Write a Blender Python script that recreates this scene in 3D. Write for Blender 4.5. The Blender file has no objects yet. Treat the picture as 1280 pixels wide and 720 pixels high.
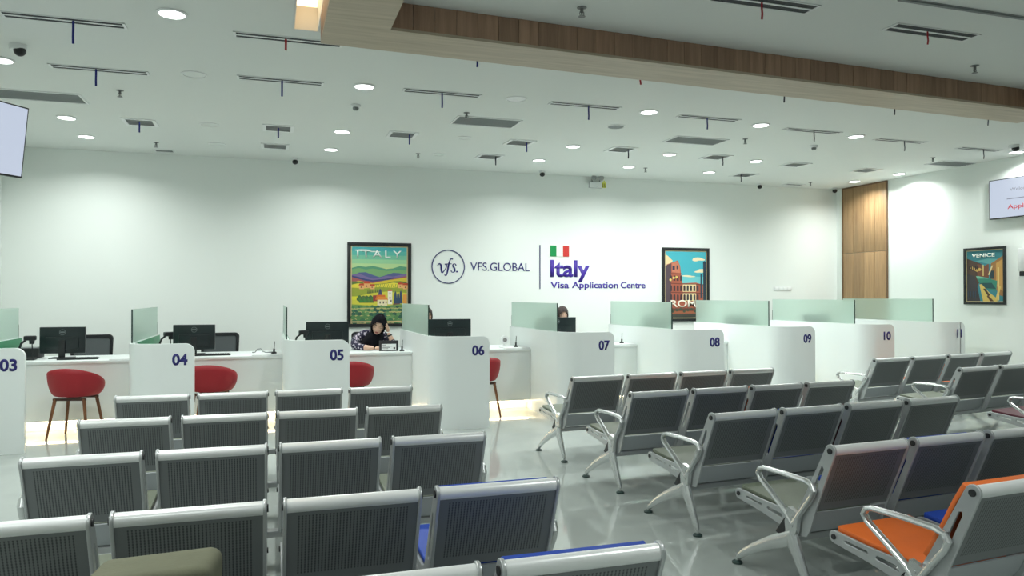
import bpy, bmesh, math, random
from mathutils import Vector, Matrix
random.seed(7)
PI = math.pi
SC = bpy.context.scene
COL = SC.collection

# ------------------------------------------------------------------ camera
cam_d = bpy.data.cameras.new('camera')
cam_d.sensor_width = 36.0
cam_d.lens = 36.0 * 940.0 / 1280.0
cam_d.clip_start = 0.05
cam = bpy.data.objects.new('camera', cam_d)
COL.objects.link(cam)
cam.location = (0.0, 0.0, 1.55)
cam.rotation_euler = (math.radians(90.58), 0.0, math.radians(-17.9))
SC.camera = cam

# ------------------------------------------------------------------ world, exposure
w = bpy.data.worlds.new('world')
SC.world = w
w.use_nodes = True
w.node_tree.nodes['Background'].inputs[0].default_value = (0.75, 0.85, 0.82, 1)
w.node_tree.nodes['Background'].inputs[1].default_value = 0.3
SC.view_settings.view_transform = 'Standard'
SC.view_settings.look = 'None'
SC.view_settings.gamma = 1.0
SC.view_settings.exposure = 0.0
LAMP_W = 22.0                      # one ceiling downlight
LAMP_C = (0.955, 1.0, 0.968)
HC = 3.58                          # ceiling height
YW = 11.8                          # counter-side wall
XR = 10.35                         # side wall beside the last counter
XL = -3.45
YB = -4.0
try:
    SC.cycles.max_bounces = 10
    SC.cycles.diffuse_bounces = 5
except Exception:
    pass

# ------------------------------------------------------------------ materials
MATS = {}
def srgb(r, g, b):
    f = lambda c: c / 12.92 if c <= 0.04045 else ((c + 0.055) / 1.055) ** 2.4
    return (f(r / 255.0), f(g / 255.0), f(b / 255.0), 1.0)
def mat(name, col, rough=0.5, metal=0.0, spec=0.5, noise=0.0, nscale=20.0, bump=0.0, bscale=200.0, coat=0.0):
    if name in MATS: return MATS[name]
    m = bpy.data.materials.new(name); m.use_nodes = True
    nt = m.node_tree; b = nt.nodes['Principled BSDF']
    b.inputs['Base Color'].default_value = col
    b.inputs['Roughness'].default_value = rough
    b.inputs['Metallic'].default_value = metal
    b.inputs['Specular IOR Level'].default_value = spec
    if coat: b.inputs['Coat Weight'].default_value = coat
    if noise or bump:
        tc = nt.nodes.new('ShaderNodeTexCoord')
    if noise:
        n = nt.nodes.new('ShaderNodeTexNoise'); n.inputs['Scale'].default_value = nscale; n.inputs['Detail'].default_value = 4
        nt.links.new(tc.outputs['Object'], n.inputs['Vector'])
        mx = nt.nodes.new('ShaderNodeMix'); mx.data_type = 'RGBA'
        mx.inputs[6].default_value = tuple(c * (1 - noise) for c in col[:3]) + (1,)
        mx.inputs[7].default_value = tuple(min(1, c * (1 + noise)) for c in col[:3]) + (1,)
        nt.links.new(n.outputs[0], mx.inputs[0]); nt.links.new(mx.outputs[2], b.inputs['Base Color'])
    if bump:
        n2 = nt.nodes.new('ShaderNodeTexNoise'); n2.inputs['Scale'].default_value = bscale
        nt.links.new(tc.outputs['Object'], n2.inputs['Vector'])
        bp = nt.nodes.new('ShaderNodeBump'); bp.inputs['Strength'].default_value = bump; bp.inputs['Distance'].default_value = 0.002
        nt.links.new(n2.outputs[0], bp.inputs['Height']); nt.links.new(bp.outputs[0], b.inputs['Normal'])
    MATS[name] = m
    return m
def emit(name, col, strength):
    if name in MATS: return MATS[name]
    m = bpy.data.materials.new(name); m.use_nodes = True
    nt = m.node_tree; b = nt.nodes['Principled BSDF']
    b.inputs['Base Color'].default_value = (0.02, 0.02, 0.02, 1)
    b.inputs['Emission Color'].default_value = col
    b.inputs['Emission Strength'].default_value = strength
    MATS[name] = m
    return m
def wood(name, c1, c2, along='Z', rough=0.45, scale=9.0):
    if name in MATS: return MATS[name]
    m = bpy.data.materials.new(name); m.use_nodes = True
    nt = m.node_tree; b = nt.nodes['Principled BSDF']; L = nt.links
    tc = nt.nodes.new('ShaderNodeTexCoord'); mp = nt.nodes.new('ShaderNodeMapping')
    s = [1.0, 1.0, 1.0]; s['XYZ'.index(along)] = 0.06
    mp.inputs['Scale'].default_value = [v * scale for v in s]
    oi = nt.nodes.new('ShaderNodeObjectInfo')
    cmb = nt.nodes.new('ShaderNodeVectorMath'); cmb.operation = 'SCALE'; cmb.inputs[0].default_value = (17, 9, 23)
    L.new(oi.outputs['Random'], cmb.inputs['Scale']); L.new(cmb.outputs[0], mp.inputs['Location'])
    L.new(tc.outputs['Object'], mp.inputs['Vector'])
    n = nt.nodes.new('ShaderNodeTexNoise'); n.inputs['Scale'].default_value = 3.0; n.inputs['Detail'].default_value = 8; n.inputs['Roughness'].default_value = 0.65
    L.new(mp.outputs[0], n.inputs['Vector'])
    cr = nt.nodes.new('ShaderNodeValToRGB'); cr.color_ramp.elements[0].position = 0.3; cr.color_ramp.elements[1].position = 0.72
    cr.color_ramp.elements[0].color = c1; cr.color_ramp.elements[1].color = c2
    L.new(n.outputs[0], cr.inputs[0])
    mr = nt.nodes.new('ShaderNodeMapRange'); mr.inputs[3].default_value = 0.84; mr.inputs[4].default_value = 1.12
    L.new(oi.outputs['Random'], mr.inputs[0])
    vs_ = nt.nodes.new('ShaderNodeVectorMath'); vs_.operation = 'SCALE'
    L.new(cr.outputs[0], vs_.inputs[0]); L.new(mr.outputs[0], vs_.inputs['Scale'])
    L.new(vs_.outputs[0], b.inputs['Base Color']); b.inputs['Roughness'].default_value = rough
    MATS[name] = m
    return m

M_wall = mat('wall_paint', (0.82, 0.86, 0.83, 1), 0.75, noise=0.012, nscale=1.5)
M_ceil = mat('ceiling_paint', (0.72, 0.75, 0.725, 1), 0.8, noise=0.01, nscale=1.2)
M_white = mat('white_laminate', (0.80, 0.845, 0.84, 1), 0.32)
M_whitep = mat('white_plastic', (0.78, 0.80, 0.80, 1), 0.4)
M_frame = mat('cast_aluminium', (0.50, 0.52, 0.53, 1), 0.36, 0.55)
M_roll = mat('brushed_aluminium', (0.84, 0.86, 0.865, 1), 0.30, 0.22)
M_chrome = mat('polished_aluminium', (0.64, 0.66, 0.66, 1), 0.27, 0.78)
M_apron = mat('grey_powder_coat', (0.42, 0.45, 0.475, 1), 0.42, 0.1)
M_dark = mat('dark_grey_plastic', (0.02, 0.022, 0.024, 1), 0.5)
M_black = mat('black_plastic', (0.012, 0.014, 0.016, 1), 0.4)
M_blacks = mat('black_screen_shell', (0.012, 0.02, 0.022, 1), 0.3)
M_foot = mat('dark_green_rubber', (0.03, 0.06, 0.055, 1), 0.5)
M_olive = mat('olive_leatherette', (0.165, 0.19, 0.14, 1), 0.5, noise=0.08, nscale=30)
M_orange = mat('orange_leatherette', (0.80, 0.17, 0.03, 1), 0.45, noise=0.04, nscale=30)
M_blue = mat('blue_leatherette', (0.02, 0.07, 0.42, 1), 0.45, noise=0.05, nscale=30)
M_maroon = mat('maroon_leatherette', (0.11, 0.015, 0.03, 1), 0.5, noise=0.06, nscale=30)
M_red = mat('red_shell', (0.33, 0.008, 0.016, 1), 0.55, noise=0.05, nscale=60)
M_legwood = wood('stained_leg_wood', (0.10, 0.035, 0.012, 1), (0.26, 0.10, 0.035, 1), 'Z', 0.4, 20)
M_navy = mat('navy_print', (0.012, 0.012, 0.15, 1), 0.5)
M_indigo = mat('indigo_letters', (0.05, 0.018, 0.32, 1), 0.45)
M_greenb = mat('green_liner', (0.01, 0.22, 0.09, 1), 0.35)
M_grille = mat('grey_grille', (0.20, 0.22, 0.22, 1), 0.6)
M_slot = mat('slot_black', (0.02, 0.025, 0.03, 1), 0.7)
M_ribblue = mat('blue_ribbon', (0.012, 0.02, 0.22, 1), 0.55)
M_ribred = mat('red_ribbon', (0.50, 0.015, 0.03, 1), 0.55)
M_ribdark = mat('dark_ribbon', (0.03, 0.03, 0.06, 1), 0.6)
M_lens = emit('lamp_lens', (0.96, 1.0, 0.98, 1), 9.0)
M_led = emit('led_strip_light', (1.0, 0.76, 0.45, 1), 30.0)
M_cove = emit('cove_light', (1.0, 0.74, 0.42, 1), 2.6)
M_skin = mat('skin', (0.66, 0.42, 0.31, 1), 0.5)
M_lips = mat('lips', (0.36, 0.10, 0.09, 1), 0.45)
M_hijab = mat('black_cloth', (0.004, 0.004, 0.007, 1), 0.9, spec=0.2, bump=0.3, bscale=60)
M_brown = mat('dark_brown_cloth', (0.035, 0.022, 0.020, 1), 0.8, bump=0.3, bscale=60)
M_mesh = mat('office_mesh', (0.11, 0.125, 0.13, 1), 0.7)
M_paper = mat('paper', (0.85, 0.87, 0.86, 1), 0.7)
M_bag = mat('olive_canvas', (0.15, 0.155, 0.10, 1), 0.85, noise=0.2, nscale=9, bump=0.6, bscale=90)
M_beamface = wood('beam_face_wood', (0.25, 0.145, 0.095, 1), (0.46, 0.285, 0.19, 1), 'Z', 0.5, 7)
M_beamsoff = wood('beam_soffit_wood', (0.42, 0.345, 0.25, 1), (0.60, 0.505, 0.385, 1), 'X', 0.5, 7)
M_doorwood = wood('door_wood', (0.26, 0.155, 0.075, 1), (0.44, 0.28, 0.14, 1), 'Z', 0.45, 8)

def perforated():
    m = bpy.data.materials.new('perforated_steel'); m.use_nodes = True
    nt = m.node_tree; L = nt.links; b = nt.nodes['Principled BSDF']
    tc = nt.nodes.new('ShaderNodeTexCoord'); sp = nt.nodes.new('ShaderNodeSeparateXYZ')
    L.new(tc.outputs['Object'], sp.inputs[0])
    def math_(op, a, bb=None, c=None):
        n = nt.nodes.new('ShaderNodeMath'); n.operation = op
        for i, v in enumerate((a, bb, c)):
            if v is None: continue
            if isinstance(v, (int, float)): n.inputs[i].default_value = v
            else: L.new(v, n.inputs[i])
        return n.outputs[0]
    x, z = sp.outputs[0], sp.outputs[2]
    sx = math_('SINE', math_('MULTIPLY', x, 2 * PI / 0.0125))
    row = math_('MULTIPLY', z, 2 * PI / 0.011)
    sz = math_('SINE', row)
    dots = math_('SMOOTH_MAX', math_('MULTIPLY', math_('ADD', math_('MULTIPLY', sx, 0.8), math_('MULTIPLY', sz, 0.25)), 1.4), 0.0, 0.2)
    dx = math_('ABSOLUTE', math_('SUBTRACT', x, 0.2525))
    inx = math_('LESS_THAN', dx, 0.205)
    inz = math_('MULTIPLY', math_('LESS_THAN', z, 0.742), math_('GREATER_THAN', z, 0.492))
    mask = math_('MULTIPLY', math_('MULTIPLY', inx, inz), dots)
    mx = nt.nodes.new('ShaderNodeMix'); mx.data_type = 'RGBA'
    mx.inputs[6].default_value = (0.185, 0.200, 0.207, 1); mx.inputs[7].default_value = (0.055, 0.062, 0.066, 1)
    L.new(mask, mx.inputs[0]); L.new(mx.outputs[2], b.inputs['Base Color'])
    b.inputs['Roughness'].default_value = 0.42; b.inputs['Metallic'].default_value = 0.05
    return m
M_perf = perforated()

def floor_mat():
    m = bpy.data.materials.new('polished_floor'); m.use_nodes = True
    nt = m.node_tree; L = nt.links; b = nt.nodes['Principled BSDF']
    tc = nt.nodes.new('ShaderNodeTexCoord')
    n = nt.nodes.new('ShaderNodeTexNoise'); n.inputs['Scale'].default_value = 1.1; n.inputs['Detail'].default_value = 5; n.inputs['Distortion'].default_value = 0.8
    L.new(tc.outputs['Object'], n.inputs['Vector'])
    cr = nt.nodes.new('ShaderNodeValToRGB'); cr.color_ramp.elements[0].color = (0.42, 0.46, 0.44, 1); cr.color_ramp.elements[1].color = (0.48, 0.52, 0.495, 1)
    cr.color_ramp.elements[0].position = 0.35; cr.color_ramp.elements[1].position = 0.65
    L.new(n.outputs[0], cr.inputs[0]); L.new(cr.outputs[0], b.inputs['Base Color'])
    b.inputs['Roughness'].default_value = 0.055; b.inputs['IOR'].default_value = 1.6
    n2 = nt.nodes.new('ShaderNodeTexNoise'); n2.inputs['Scale'].default_value = 2.5
    L.new(tc.outputs['Object'], n2.inputs['Vector'])
    bp = nt.nodes.new('ShaderNodeBump'); bp.inputs['Strength'].default_value = 0.06; bp.inputs['Distance'].default_value = 0.01
    L.new(n2.outputs[0], bp.inputs['Height']); L.new(bp.outputs[0], b.inputs['Normal'])
    return m
M_floor = floor_mat()

def frosted():
    m = bpy.data.materials.new('frosted_glass'); m.use_nodes = True
    nt = m.node_tree; L = nt.links; b = nt.nodes['Principled BSDF']
    b.inputs['Base Color'].default_value = (0.71, 0.86, 0.785, 1)
    b.inputs['Roughness'].default_value = 0.33
    b.inputs['IOR'].default_value = 1.22
    b.inputs['Transmission Weight'].default_value = 0.74
    return m
M_frost = frosted()
M_glassedge = mat('glass_edge', (0.02, 0.05, 0.045, 1), 0.2)

def floral():
    m = bpy.data.materials.new('dark_floral_shirt'); m.use_nodes = True
    nt = m.node_tree; L = nt.links; b = nt.nodes['Principled BSDF']
    tc = nt.nodes.new('ShaderNodeTexCoord')
    v = nt.nodes.new('ShaderNodeTexVoronoi'); v.inputs['Scale'].default_value = 30
    L.new(tc.outputs['Object'], v.inputs['Vector'])
    cr = nt.nodes.new('ShaderNodeValToRGB'); e = cr.color_ramp.elements
    e[0].position = 0.26; e[0].color = (0.62, 0.56, 0.64, 1); e[1].position = 0.44; e[1].color = (0.018, 0.016, 0.045, 1)
    L.new(v.outputs['Distance'], cr.inputs[0]); L.new(cr.outputs[0], b.inputs['Base Color'])
    b.inputs['Roughness'].default_value = 0.8
    return m
M_floral = floral()

# ------------------------------------------------------------------ mesh helpers
class MB:
    def __init__(s):
        s.v = []; s.f = []; s.m = []; s.s = []
    def add(s, vs, fs, mi=0, smooth=False, M=None):
        o = len(s.v)
        for p in vs:
            p = Vector(p)
            if M is not None: p = M @ p
            s.v.append(p)
        for f in fs:
            s.f.append([o + i for i in f]); s.m.append(mi); s.s.append(smooth)
        return s
    def box(s, x0, x1, y0, y1, z0, z1, bev=0.0, mi=0, M=None, seg=2):
        bm = bmesh.new(); bmesh.ops.create_cube(bm, size=1.0)
        for v in bm.verts:
            v.co = Vector(((x0 + x1) / 2 + v.co.x * (x1 - x0), (y0 + y1) / 2 + v.co.y * (y1 - y0), (z0 + z1) / 2 + v.co.z * (z1 - z0)))
        if bev > 0:
            bmesh.ops.bevel(bm, geom=list(bm.edges), offset=bev, segments=seg, profile=0.6, affect='EDGES')
        bm.verts.index_update()
        s.add([v.co.copy() for v in bm.verts], [[v.index for v in f.verts] for f in bm.faces], mi, bev > 0.015, M)
        bm.free(); return s
    def tube(s, pts, r, n=8, mi=0, flat=(1, 1), up=Vector((1, 0, 0)), closed=False, cap=True, M=None):
        pts = [Vector(p) for p in pts]; rs = r if isinstance(r, (list, tuple)) else [r] * len(pts)
        vs = []; fs = []; N = len(pts)
        for i, p in enumerate(pts):
            if closed: t = pts[(i + 1) % N] - pts[i - 1]
            else: t = pts[min(i + 1, N - 1)] - pts[max(i - 1, 0)]
            t.normalize()
            u = up - t * up.dot(t)
            if u.length < 1e-4: u = Vector((0, 0, 1)) - t * t.z
            if u.length < 1e-4: u = Vector((0, 1, 0))
            u.normalize(); w_ = t.cross(u)
            for k in range(n):
                a = 2 * PI * k / n
                vs.append(p + u * (math.cos(a) * rs[i] * flat[0]) + w_ * (math.sin(a) * rs[i] * flat[1]))
        for i in range(N if closed else N - 1):
            for k in range(n):
                a = i * n + k; b2 = i * n + (k + 1) % n; j = (i + 1) % N
                fs.append([a, b2, j * n + (k + 1) % n, j * n + k])
        if cap and not closed:
            fs.append(list(range(n))[::-1]); fs.append([(N - 1) * n + k for k in range(n)])
        return s.add(vs, fs, mi, True, M)
    def lathe(s, prof, n=20, c=(0, 0, 0), mi=0, M=None, smooth=True):
        vs = []; fs = []
        for (r, z) in prof:
            for k in range(n):
                a = 2 * PI * k / n
                vs.append((c[0] + r * math.cos(a), c[1] + r * math.sin(a), c[2] + z))
        for i in range(len(prof) - 1):
            for k in range(n):
                fs.append([i * n + k, i * n + (k + 1) % n, (i + 1) * n + (k + 1) % n, (i + 1) * n + k])
        if prof[0][0] > 1e-6: fs.append(list(range(n))[::-1])
        if prof[-1][0] > 1e-6: fs.append([(len(prof) - 1) * n + k for k in range(n)])
        return s.add(vs, fs, mi, smooth, M)
    def prism(s, poly, a, b2, axis='Z', mi=0, M=None):
        # poly: 2D points; axis Z -> (x,y), Y -> (x,z), X -> (y,z)
        def P(p, h):
            if axis == 'Z': return (p[0], p[1], h)
            if axis == 'Y': return (p[0], h, p[1])
            return (h, p[0], p[1])
        n = len(poly)
        vs = [P(p, a) for p in poly] + [P(p, b2) for p in poly]
        fs = [list(range(n))[::-1], [n + i for i in range(n)]] + [[i, (i + 1) % n, n + (i + 1) % n, n + i] for i in range(n)]
        return s.add(vs, fs, mi, False, M)
    def ell(s, c, rad, n=14, m=9, mi=0, M=None):
        vs = []; fs = []
        for i in range(m + 1):
            t = PI * i / m
            for k in range(n):
                a = 2 * PI * k / n
                vs.append((c[0] + rad[0] * math.sin(t) * math.cos(a), c[1] + rad[1] * math.sin(t) * math.sin(a), c[2] + rad[2] * math.cos(t)))
        for i in range(m):
            for k in range(n):
                fs.append([i * n + k, (i + 1) * n + k, (i + 1) * n + (k + 1) % n, i * n + (k + 1) % n])
        return s.add(vs, fs, mi, True, M)
    def mesh(s, name, mats):
        me = bpy.data.meshes.new(name)
        me.from_pydata([tuple(p) for p in s.v], [], s.f)
        for m in (mats if isinstance(mats, (list, tuple)) else [mats]): me.materials.append(m)
        me.polygons.foreach_set('material_index', s.m)
        me.polygons.foreach_set('use_smooth', s.s)
        bm = bmesh.new(); bm.from_mesh(me)
        bmesh.ops.remove_doubles(bm, verts=bm.verts, dist=1e-6)
        bmesh.ops.recalc_face_normals(bm, faces=bm.faces)
        bm.to_mesh(me); bm.free()
        try: me.set_sharp_from_angle(angle=math.radians(38))
        except Exception: pass
        return me
    def build(s, name, mats, parent=None, loc=(0, 0, 0), rot=None):
        return link(name, s.mesh(name, mats), parent, loc, rot)
def link(name, me, parent=None, loc=(0, 0, 0), rot=None, label=None):
    o = bpy.data.objects.new(name, me); COL.objects.link(o)
    o.location = loc
    if rot is not None: o.rotation_euler = rot
    if parent is not None: o.parent = parent
    if label: o['label'] = label
    return o
def thing(name, label, cat, loc=(0, 0, 0), rz=0.0, group=None):
    o = bpy.data.objects.new(name, None); COL.objects.link(o)
    o.empty_display_size = 0.1
    o.location = loc; o.rotation_euler = (0, 0, rz)
    o['label'] = label; o['category'] = cat
    if group: o['group'] = group
    return o
def tag(o, label, cat, group=None):
    o['label'] = label; o['category'] = cat
    if group: o['group'] = group
    return o
def struct(o, label=None, cat=None):
    o['kind'] = 'structure'
    if label: o['label'] = label
    if cat: o['category'] = cat
    return o
def dup(root, loc, rz, label, group=None):
    r = root.copy(); COL.objects.link(r); r.location = loc; r.rotation_euler = (0, 0, rz)
    r['label'] = label
    if group: r['group'] = group
    for ch in list(root.children):
        c = ch.copy(); COL.objects.link(c); c.parent = r
        for g in list(ch.children):
            d = g.copy(); COL.objects.link(d); d.parent = c
    return r
def curve_mesh(name, loops, depth, bev=0.0):
    """filled 2D loops (holes allowed), extruded +-depth"""
    cu = bpy.data.curves.new(name, 'CURVE'); cu.dimensions = '2D'; cu.fill_mode = 'BOTH'
    cu.extrude = depth; cu.bevel_depth = bev; cu.bevel_resolution = 1
    for lp in loops:
        sp = cu.splines.new('POLY'); sp.points.add(len(lp) - 1)
        for i, p in enumerate(lp): sp.points[i].co = (p[0], p[1], 0, 1)
        sp.use_cyclic_u = True
    o = bpy.data.objects.new(name, cu); COL.objects.link(o)
    me = bpy.data.meshes.new_from_object(o.evaluated_get(bpy.context.evaluated_depsgraph_get()))
    bpy.data.objects.remove(o); bpy.data.curves.remove(cu)
    return me
def text_mesh(s, width, height, depth=0.006, bold=0.0, shear=0.0, space=1.0):
    """letters standing in XZ, facing -Y, origin at the lower left of the ink; ink box scaled to width x height"""
    cu = bpy.data.curves.new('lettering', 'FONT'); cu.body = s; cu.size = 1.0; cu.offset = bold; cu.shear = shear
    cu.space_character = space; cu.extrude = 0.0; cu.fill_mode = 'FRONT'; cu.resolution_u = 6
    o = bpy.data.objects.new('lettering', cu); COL.objects.link(o)
    me = bpy.data.meshes.new_from_object(o.evaluated_get(bpy.context.evaluated_depsgraph_get()))
    bpy.data.objects.remove(o); bpy.data.curves.remove(cu)
    xs = [v.co.x for v in me.vertices]; ys = [v.co.y for v in me.vertices]
    x0, x1, y0, y1 = min(xs), max(xs), min(ys), max(ys)
    bm = bmesh.new(); bm.from_mesh(me)
    for v in bm.verts:
        v.co = Vector(((v.co.x - x0) / (x1 - x0) * width, 0.0, (v.co.y - y0) / (y1 - y0) * height))
    bmesh.ops.remove_doubles(bm, verts=bm.verts, dist=1e-5)
    r = bmesh.ops.extrude_face_region(bm, geom=list(bm.faces))
    for g in r['geom']:
        if isinstance(g, bmesh.types.BMVert): g.co.y -= depth
    bmesh.ops.recalc_face_normals(bm, faces=bm.faces)
    bm.to_mesh(me); bm.free()
    return me
def text(name, s, width, height, m, parent, loc, depth=0.006, bold=0.0, rot=None, shear=0.0, space=1.0):
    me = text_mesh(s, width, height, depth, bold, shear, space)
    me.materials.clear(); me.materials.append(m)
    return link(name, me, parent, loc, rot)

# ------------------------------------------------------------------ room shell
struct(MB().box(XL - 0.3, XR + 0.3, YB - 0.3, YW + 0.3, -0.1, 0.0).build('floor', M_floor), 'glossy pale grey-green floor')
struct(MB().box(XL - 0.3, XR + 0.3, YW, YW + 0.2, 0, HC + 0.5).build('wall_back', M_wall), 'white wall behind the counters')
struct(MB().box(XR, XR + 0.2, YB, YW, 0, HC + 0.5).build('wall_right', M_wall), 'white side wall')
struct(MB().box(XL - 0.2, XL, YB, YW, 0, HC + 0.5).build('wall_left', M_wall))
struct(MB().box(XL - 0.3, XR + 0.3, YB - 0.2, YB, 0, HC + 0.5).build('wall_front', M_wall))
cx0, cx1, cy0, cy1 = 0.165, 0.36, 2.2, 5.95         # cove slot beside the bulkhead
c = MB()
c.box(XL - 0.2, cx0, YB - 0.2, YW + 0.2, HC, HC + 0.1)
c.box(cx1, XR + 0.2, YB - 0.2, YW + 0.2, HC, HC + 0.1)
c.box(cx0, cx1, YB - 0.2, cy0, HC, HC + 0.1)
c.box(cx0, cx1, cy1, YW + 0.2, HC, HC + 0.1)
ceil = struct(c.build('ceiling', M_ceil), 'flat white ceiling')
c = MB()
e = 0.002
c.box(cx0 + e, cx0 + 0.012, cy0 + e, cy1 - e, HC + 0.001, HC + 0.40); c.box(cx1 - 0.012, cx1 - e, cy0 + e, cy1 - e, HC + 0.001, HC + 0.40)
c.box(cx0 + 0.013, cx1 - 0.013, cy0 + e, cy0 + 0.012, HC + 0.001, HC + 0.40); c.box(cx0 + 0.013, cx1 - 0.013, cy1 - 0.012, cy1 - e, HC + 0.001, HC + 0.40)
c.box(cx0 + e, cx1 - e, cy0 + e, cy1 - e, HC + 0.402, HC + 0.42)
cove = struct(c.build('trim_1', mat('cove_paint', (0.82, 0.80, 0.76, 1), 0.7)), 'recessed warm-lit slot in the ceiling')
MB().box(cx0 + 0.02, cx1 - 0.02, cy0 + 0.05, cy1 - 0.10, HC + 0.15, HC + 0.17).build('light_strip', M_cove, cove)

# wood-clad drop bulkhead: a ring whose far side and short side show
ZS = 3.38
bulk = thing('ceiling_bulkhead', 'wood-clad drop frame hanging under the ceiling', 'bulkhead')
bulk['kind'] = 'structure'
FL, FR = (0.35, 5.60), (7.55, 5.93)       # outer far corners
NL, NR = (0.79, 5.17), (7.10, 5.47)       # inner far corners
NLn, NRn = (0.79, 0.9), (7.10, 0.9)
FLn, FRn = (0.35, 0.5), (7.55, 0.5)
s_ = MB().prism([FLn, FL, FR, FRn, NRn, NR, NL, NLn], ZS, ZS + 0.02, 'Z')
so = s_.build('soffit', M_beamsoff, bulk)
# inner faces in upright boards, each board its own piece
nb = 40
for i in range(nb):
    a, b_ = i / nb, (i + 1) / nb
    p = (NL[0] + (NR[0] - NL[0]) * a + 0.002, NL[1] + (NR[1] - NL[1]) * a)
    q = (NL[0] + (NR[0] - NL[0]) * b_ - 0.001, NL[1] + (NR[1] - NL[1]) * b_)
    k = random.choice((0.0, 0.0, 0.002))
    pb = MB().prism([(p[0], p[1] - k), (q[0], q[1] - k), (q[0], q[1] + 0.012), (p[0], p[1] + 0.012)], ZS + 0.0205, HC - 0.001)
    o = pb.build('board', M_beamface, bulk)
for (A, B, nm, d) in ((NL, NLn, 'inner_face', 1), (NR, NRn, 'inner_face', -1), (FL, FLn, 'outer_face', 1), (FR, FRn, 'outer_face', -1)):
    x = A[0]; y0, y1 = B[1], A[1] - (0.014 if nm == 'inner_face' else 0.0)
    w0, w1 = sorted((x, x + 0.012 * (-1 if (nm == 'inner_face') == (d == 1) else 1)))
    MB().box(w0, w1, y0, y1, ZS + 0.0205, HC - 0.001).build(nm, M_beamface, bulk)
MB().prism([(FL[0], FL[1] - 0.012), (FR[0], FR[1] - 0.012), FR, FL], ZS + 0.0205, HC - 0.001).build('outer_face', M_beamface, bulk)

# floor-to-ceiling wood door leaf in the side wall by the corner
door = thing('door_1', 'tall wood-clad door panel in the side wall by the corner', 'door', (XR, 0, 0))
door['kind'] = 'structure'
dy = [10.56, 10.82, 11.08, 11.34, 11.60]
for i in range(4):
    for (z0, z1) in ((0.01, 2.34), (2.346, HC - 0.03)):
        MB().box(-0.022, -0.001, dy[i] + 0.003, dy[i + 1] - 0.003, z0, z1, 0.002).build('plank', M_doorwood, door)
MB().box(-0.03, -0.001, 10.535, 10.56, 0, HC - 0.004).box(-0.03, -0.001, 11.60, 11.625, 0, HC - 0.004).box(-0.03, -0.001, 10.56, 11.60, HC - 0.03, HC - 0.004).build('door_frame', mat('door_frame_brown', (0.16, 0.09, 0.045, 1), 0.5), door)

# ------------------------------------------------------------------ downlights
def place_lamp(x, y):
    ld = bpy.data.lights.new('downlight_lamp', 'AREA'); ld.shape = 'DISK'; ld.size = 0.17
    ld.energy = LAMP_W; ld.color = LAMP_C; ld.spread = math.radians(150)
    lo = bpy.data.objects.new('downlight_lamp', ld); COL.objects.link(lo)
    lo.location = (x, y, HC - 0.02)
    return lo
ring_me = MB().lathe([(0.088, -0.001), (0.105, -0.001), (0.105, -0.008), (0.088, -0.014), (0.088, -0.001)], 24).mesh('trim_ring', M_whitep)
lens_me = MB().lathe([(0.0, -0.002), (0.087, -0.002), (0.086, -0.009), (0.0, -0.010)], 24).mesh('lens', M_lens)
row_name = {1: 'of the row farthest from the white wall', 2: 'of the middle row over the desks', 3: 'of the row closest to the white wall'}
lamps = [(-2.2, 7.48, 1), (0.87, 7.35, 1), (3.98, 7.41, 1), (5.55, 7.57, 1), (7.1, 7.74, 1), (10.02, 7.88, 1),
         (-2.2, 9.68, 2), (0.85, 9.46, 2), (3.92, 9.44, 2), (5.46, 9.55, 2), (6.97, 9.63, 2), (9.97, 9.91, 2),
         (-2.22, 10.76, 3), (0.81, 10.67, 3), (3.84, 10.57, 3), (5.37, 10.66, 3), (6.87, 10.74, 3), (9.87, 10.80, 3)]
ordn = ['first', 'second', 'third', 'fourth', 'fifth', 'sixth']
cnt = {}
def downlight(x, y, label):
    t = thing('downlight', label, 'ceiling light', (x, y, HC), 0, 'round recessed downlights')
    link('trim_ring', ring_me, t); link('lens', lens_me, t)
    l = place_lamp(x, y); l.parent = t; l.location = (0, 0, -0.02)
for (x, y, r) in lamps:
    k = cnt.get(r, 0); cnt[r] = k + 1
    downlight(x, y, 'lit downlight %s, %s counting from the hanging screen' % (row_name[r], ordn[k]))
downlight(-0.67, 5.87, 'largest-looking round lit downlight, beside the warm-lit slot')
for (x, y, wh) in ((-2.2, 4.1, 'over the aisle beside the third bench'), (-0.67, 3.0, 'over the bench with a blue aisle seat'), (-2.2, 1.6, 'over the aisle beside the olive bag'),
                   (-0.9, -0.6, 'over the entrance aisle'), (3.9, -0.9, 'over the entrance'), (8.9, 4.3, 'over the bench with the maroon end seat'), (2.4, 1.6, 'over the orange padded end seat')):
    downlight(x, y, 'round downlight outside the view, ' + wh)

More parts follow.
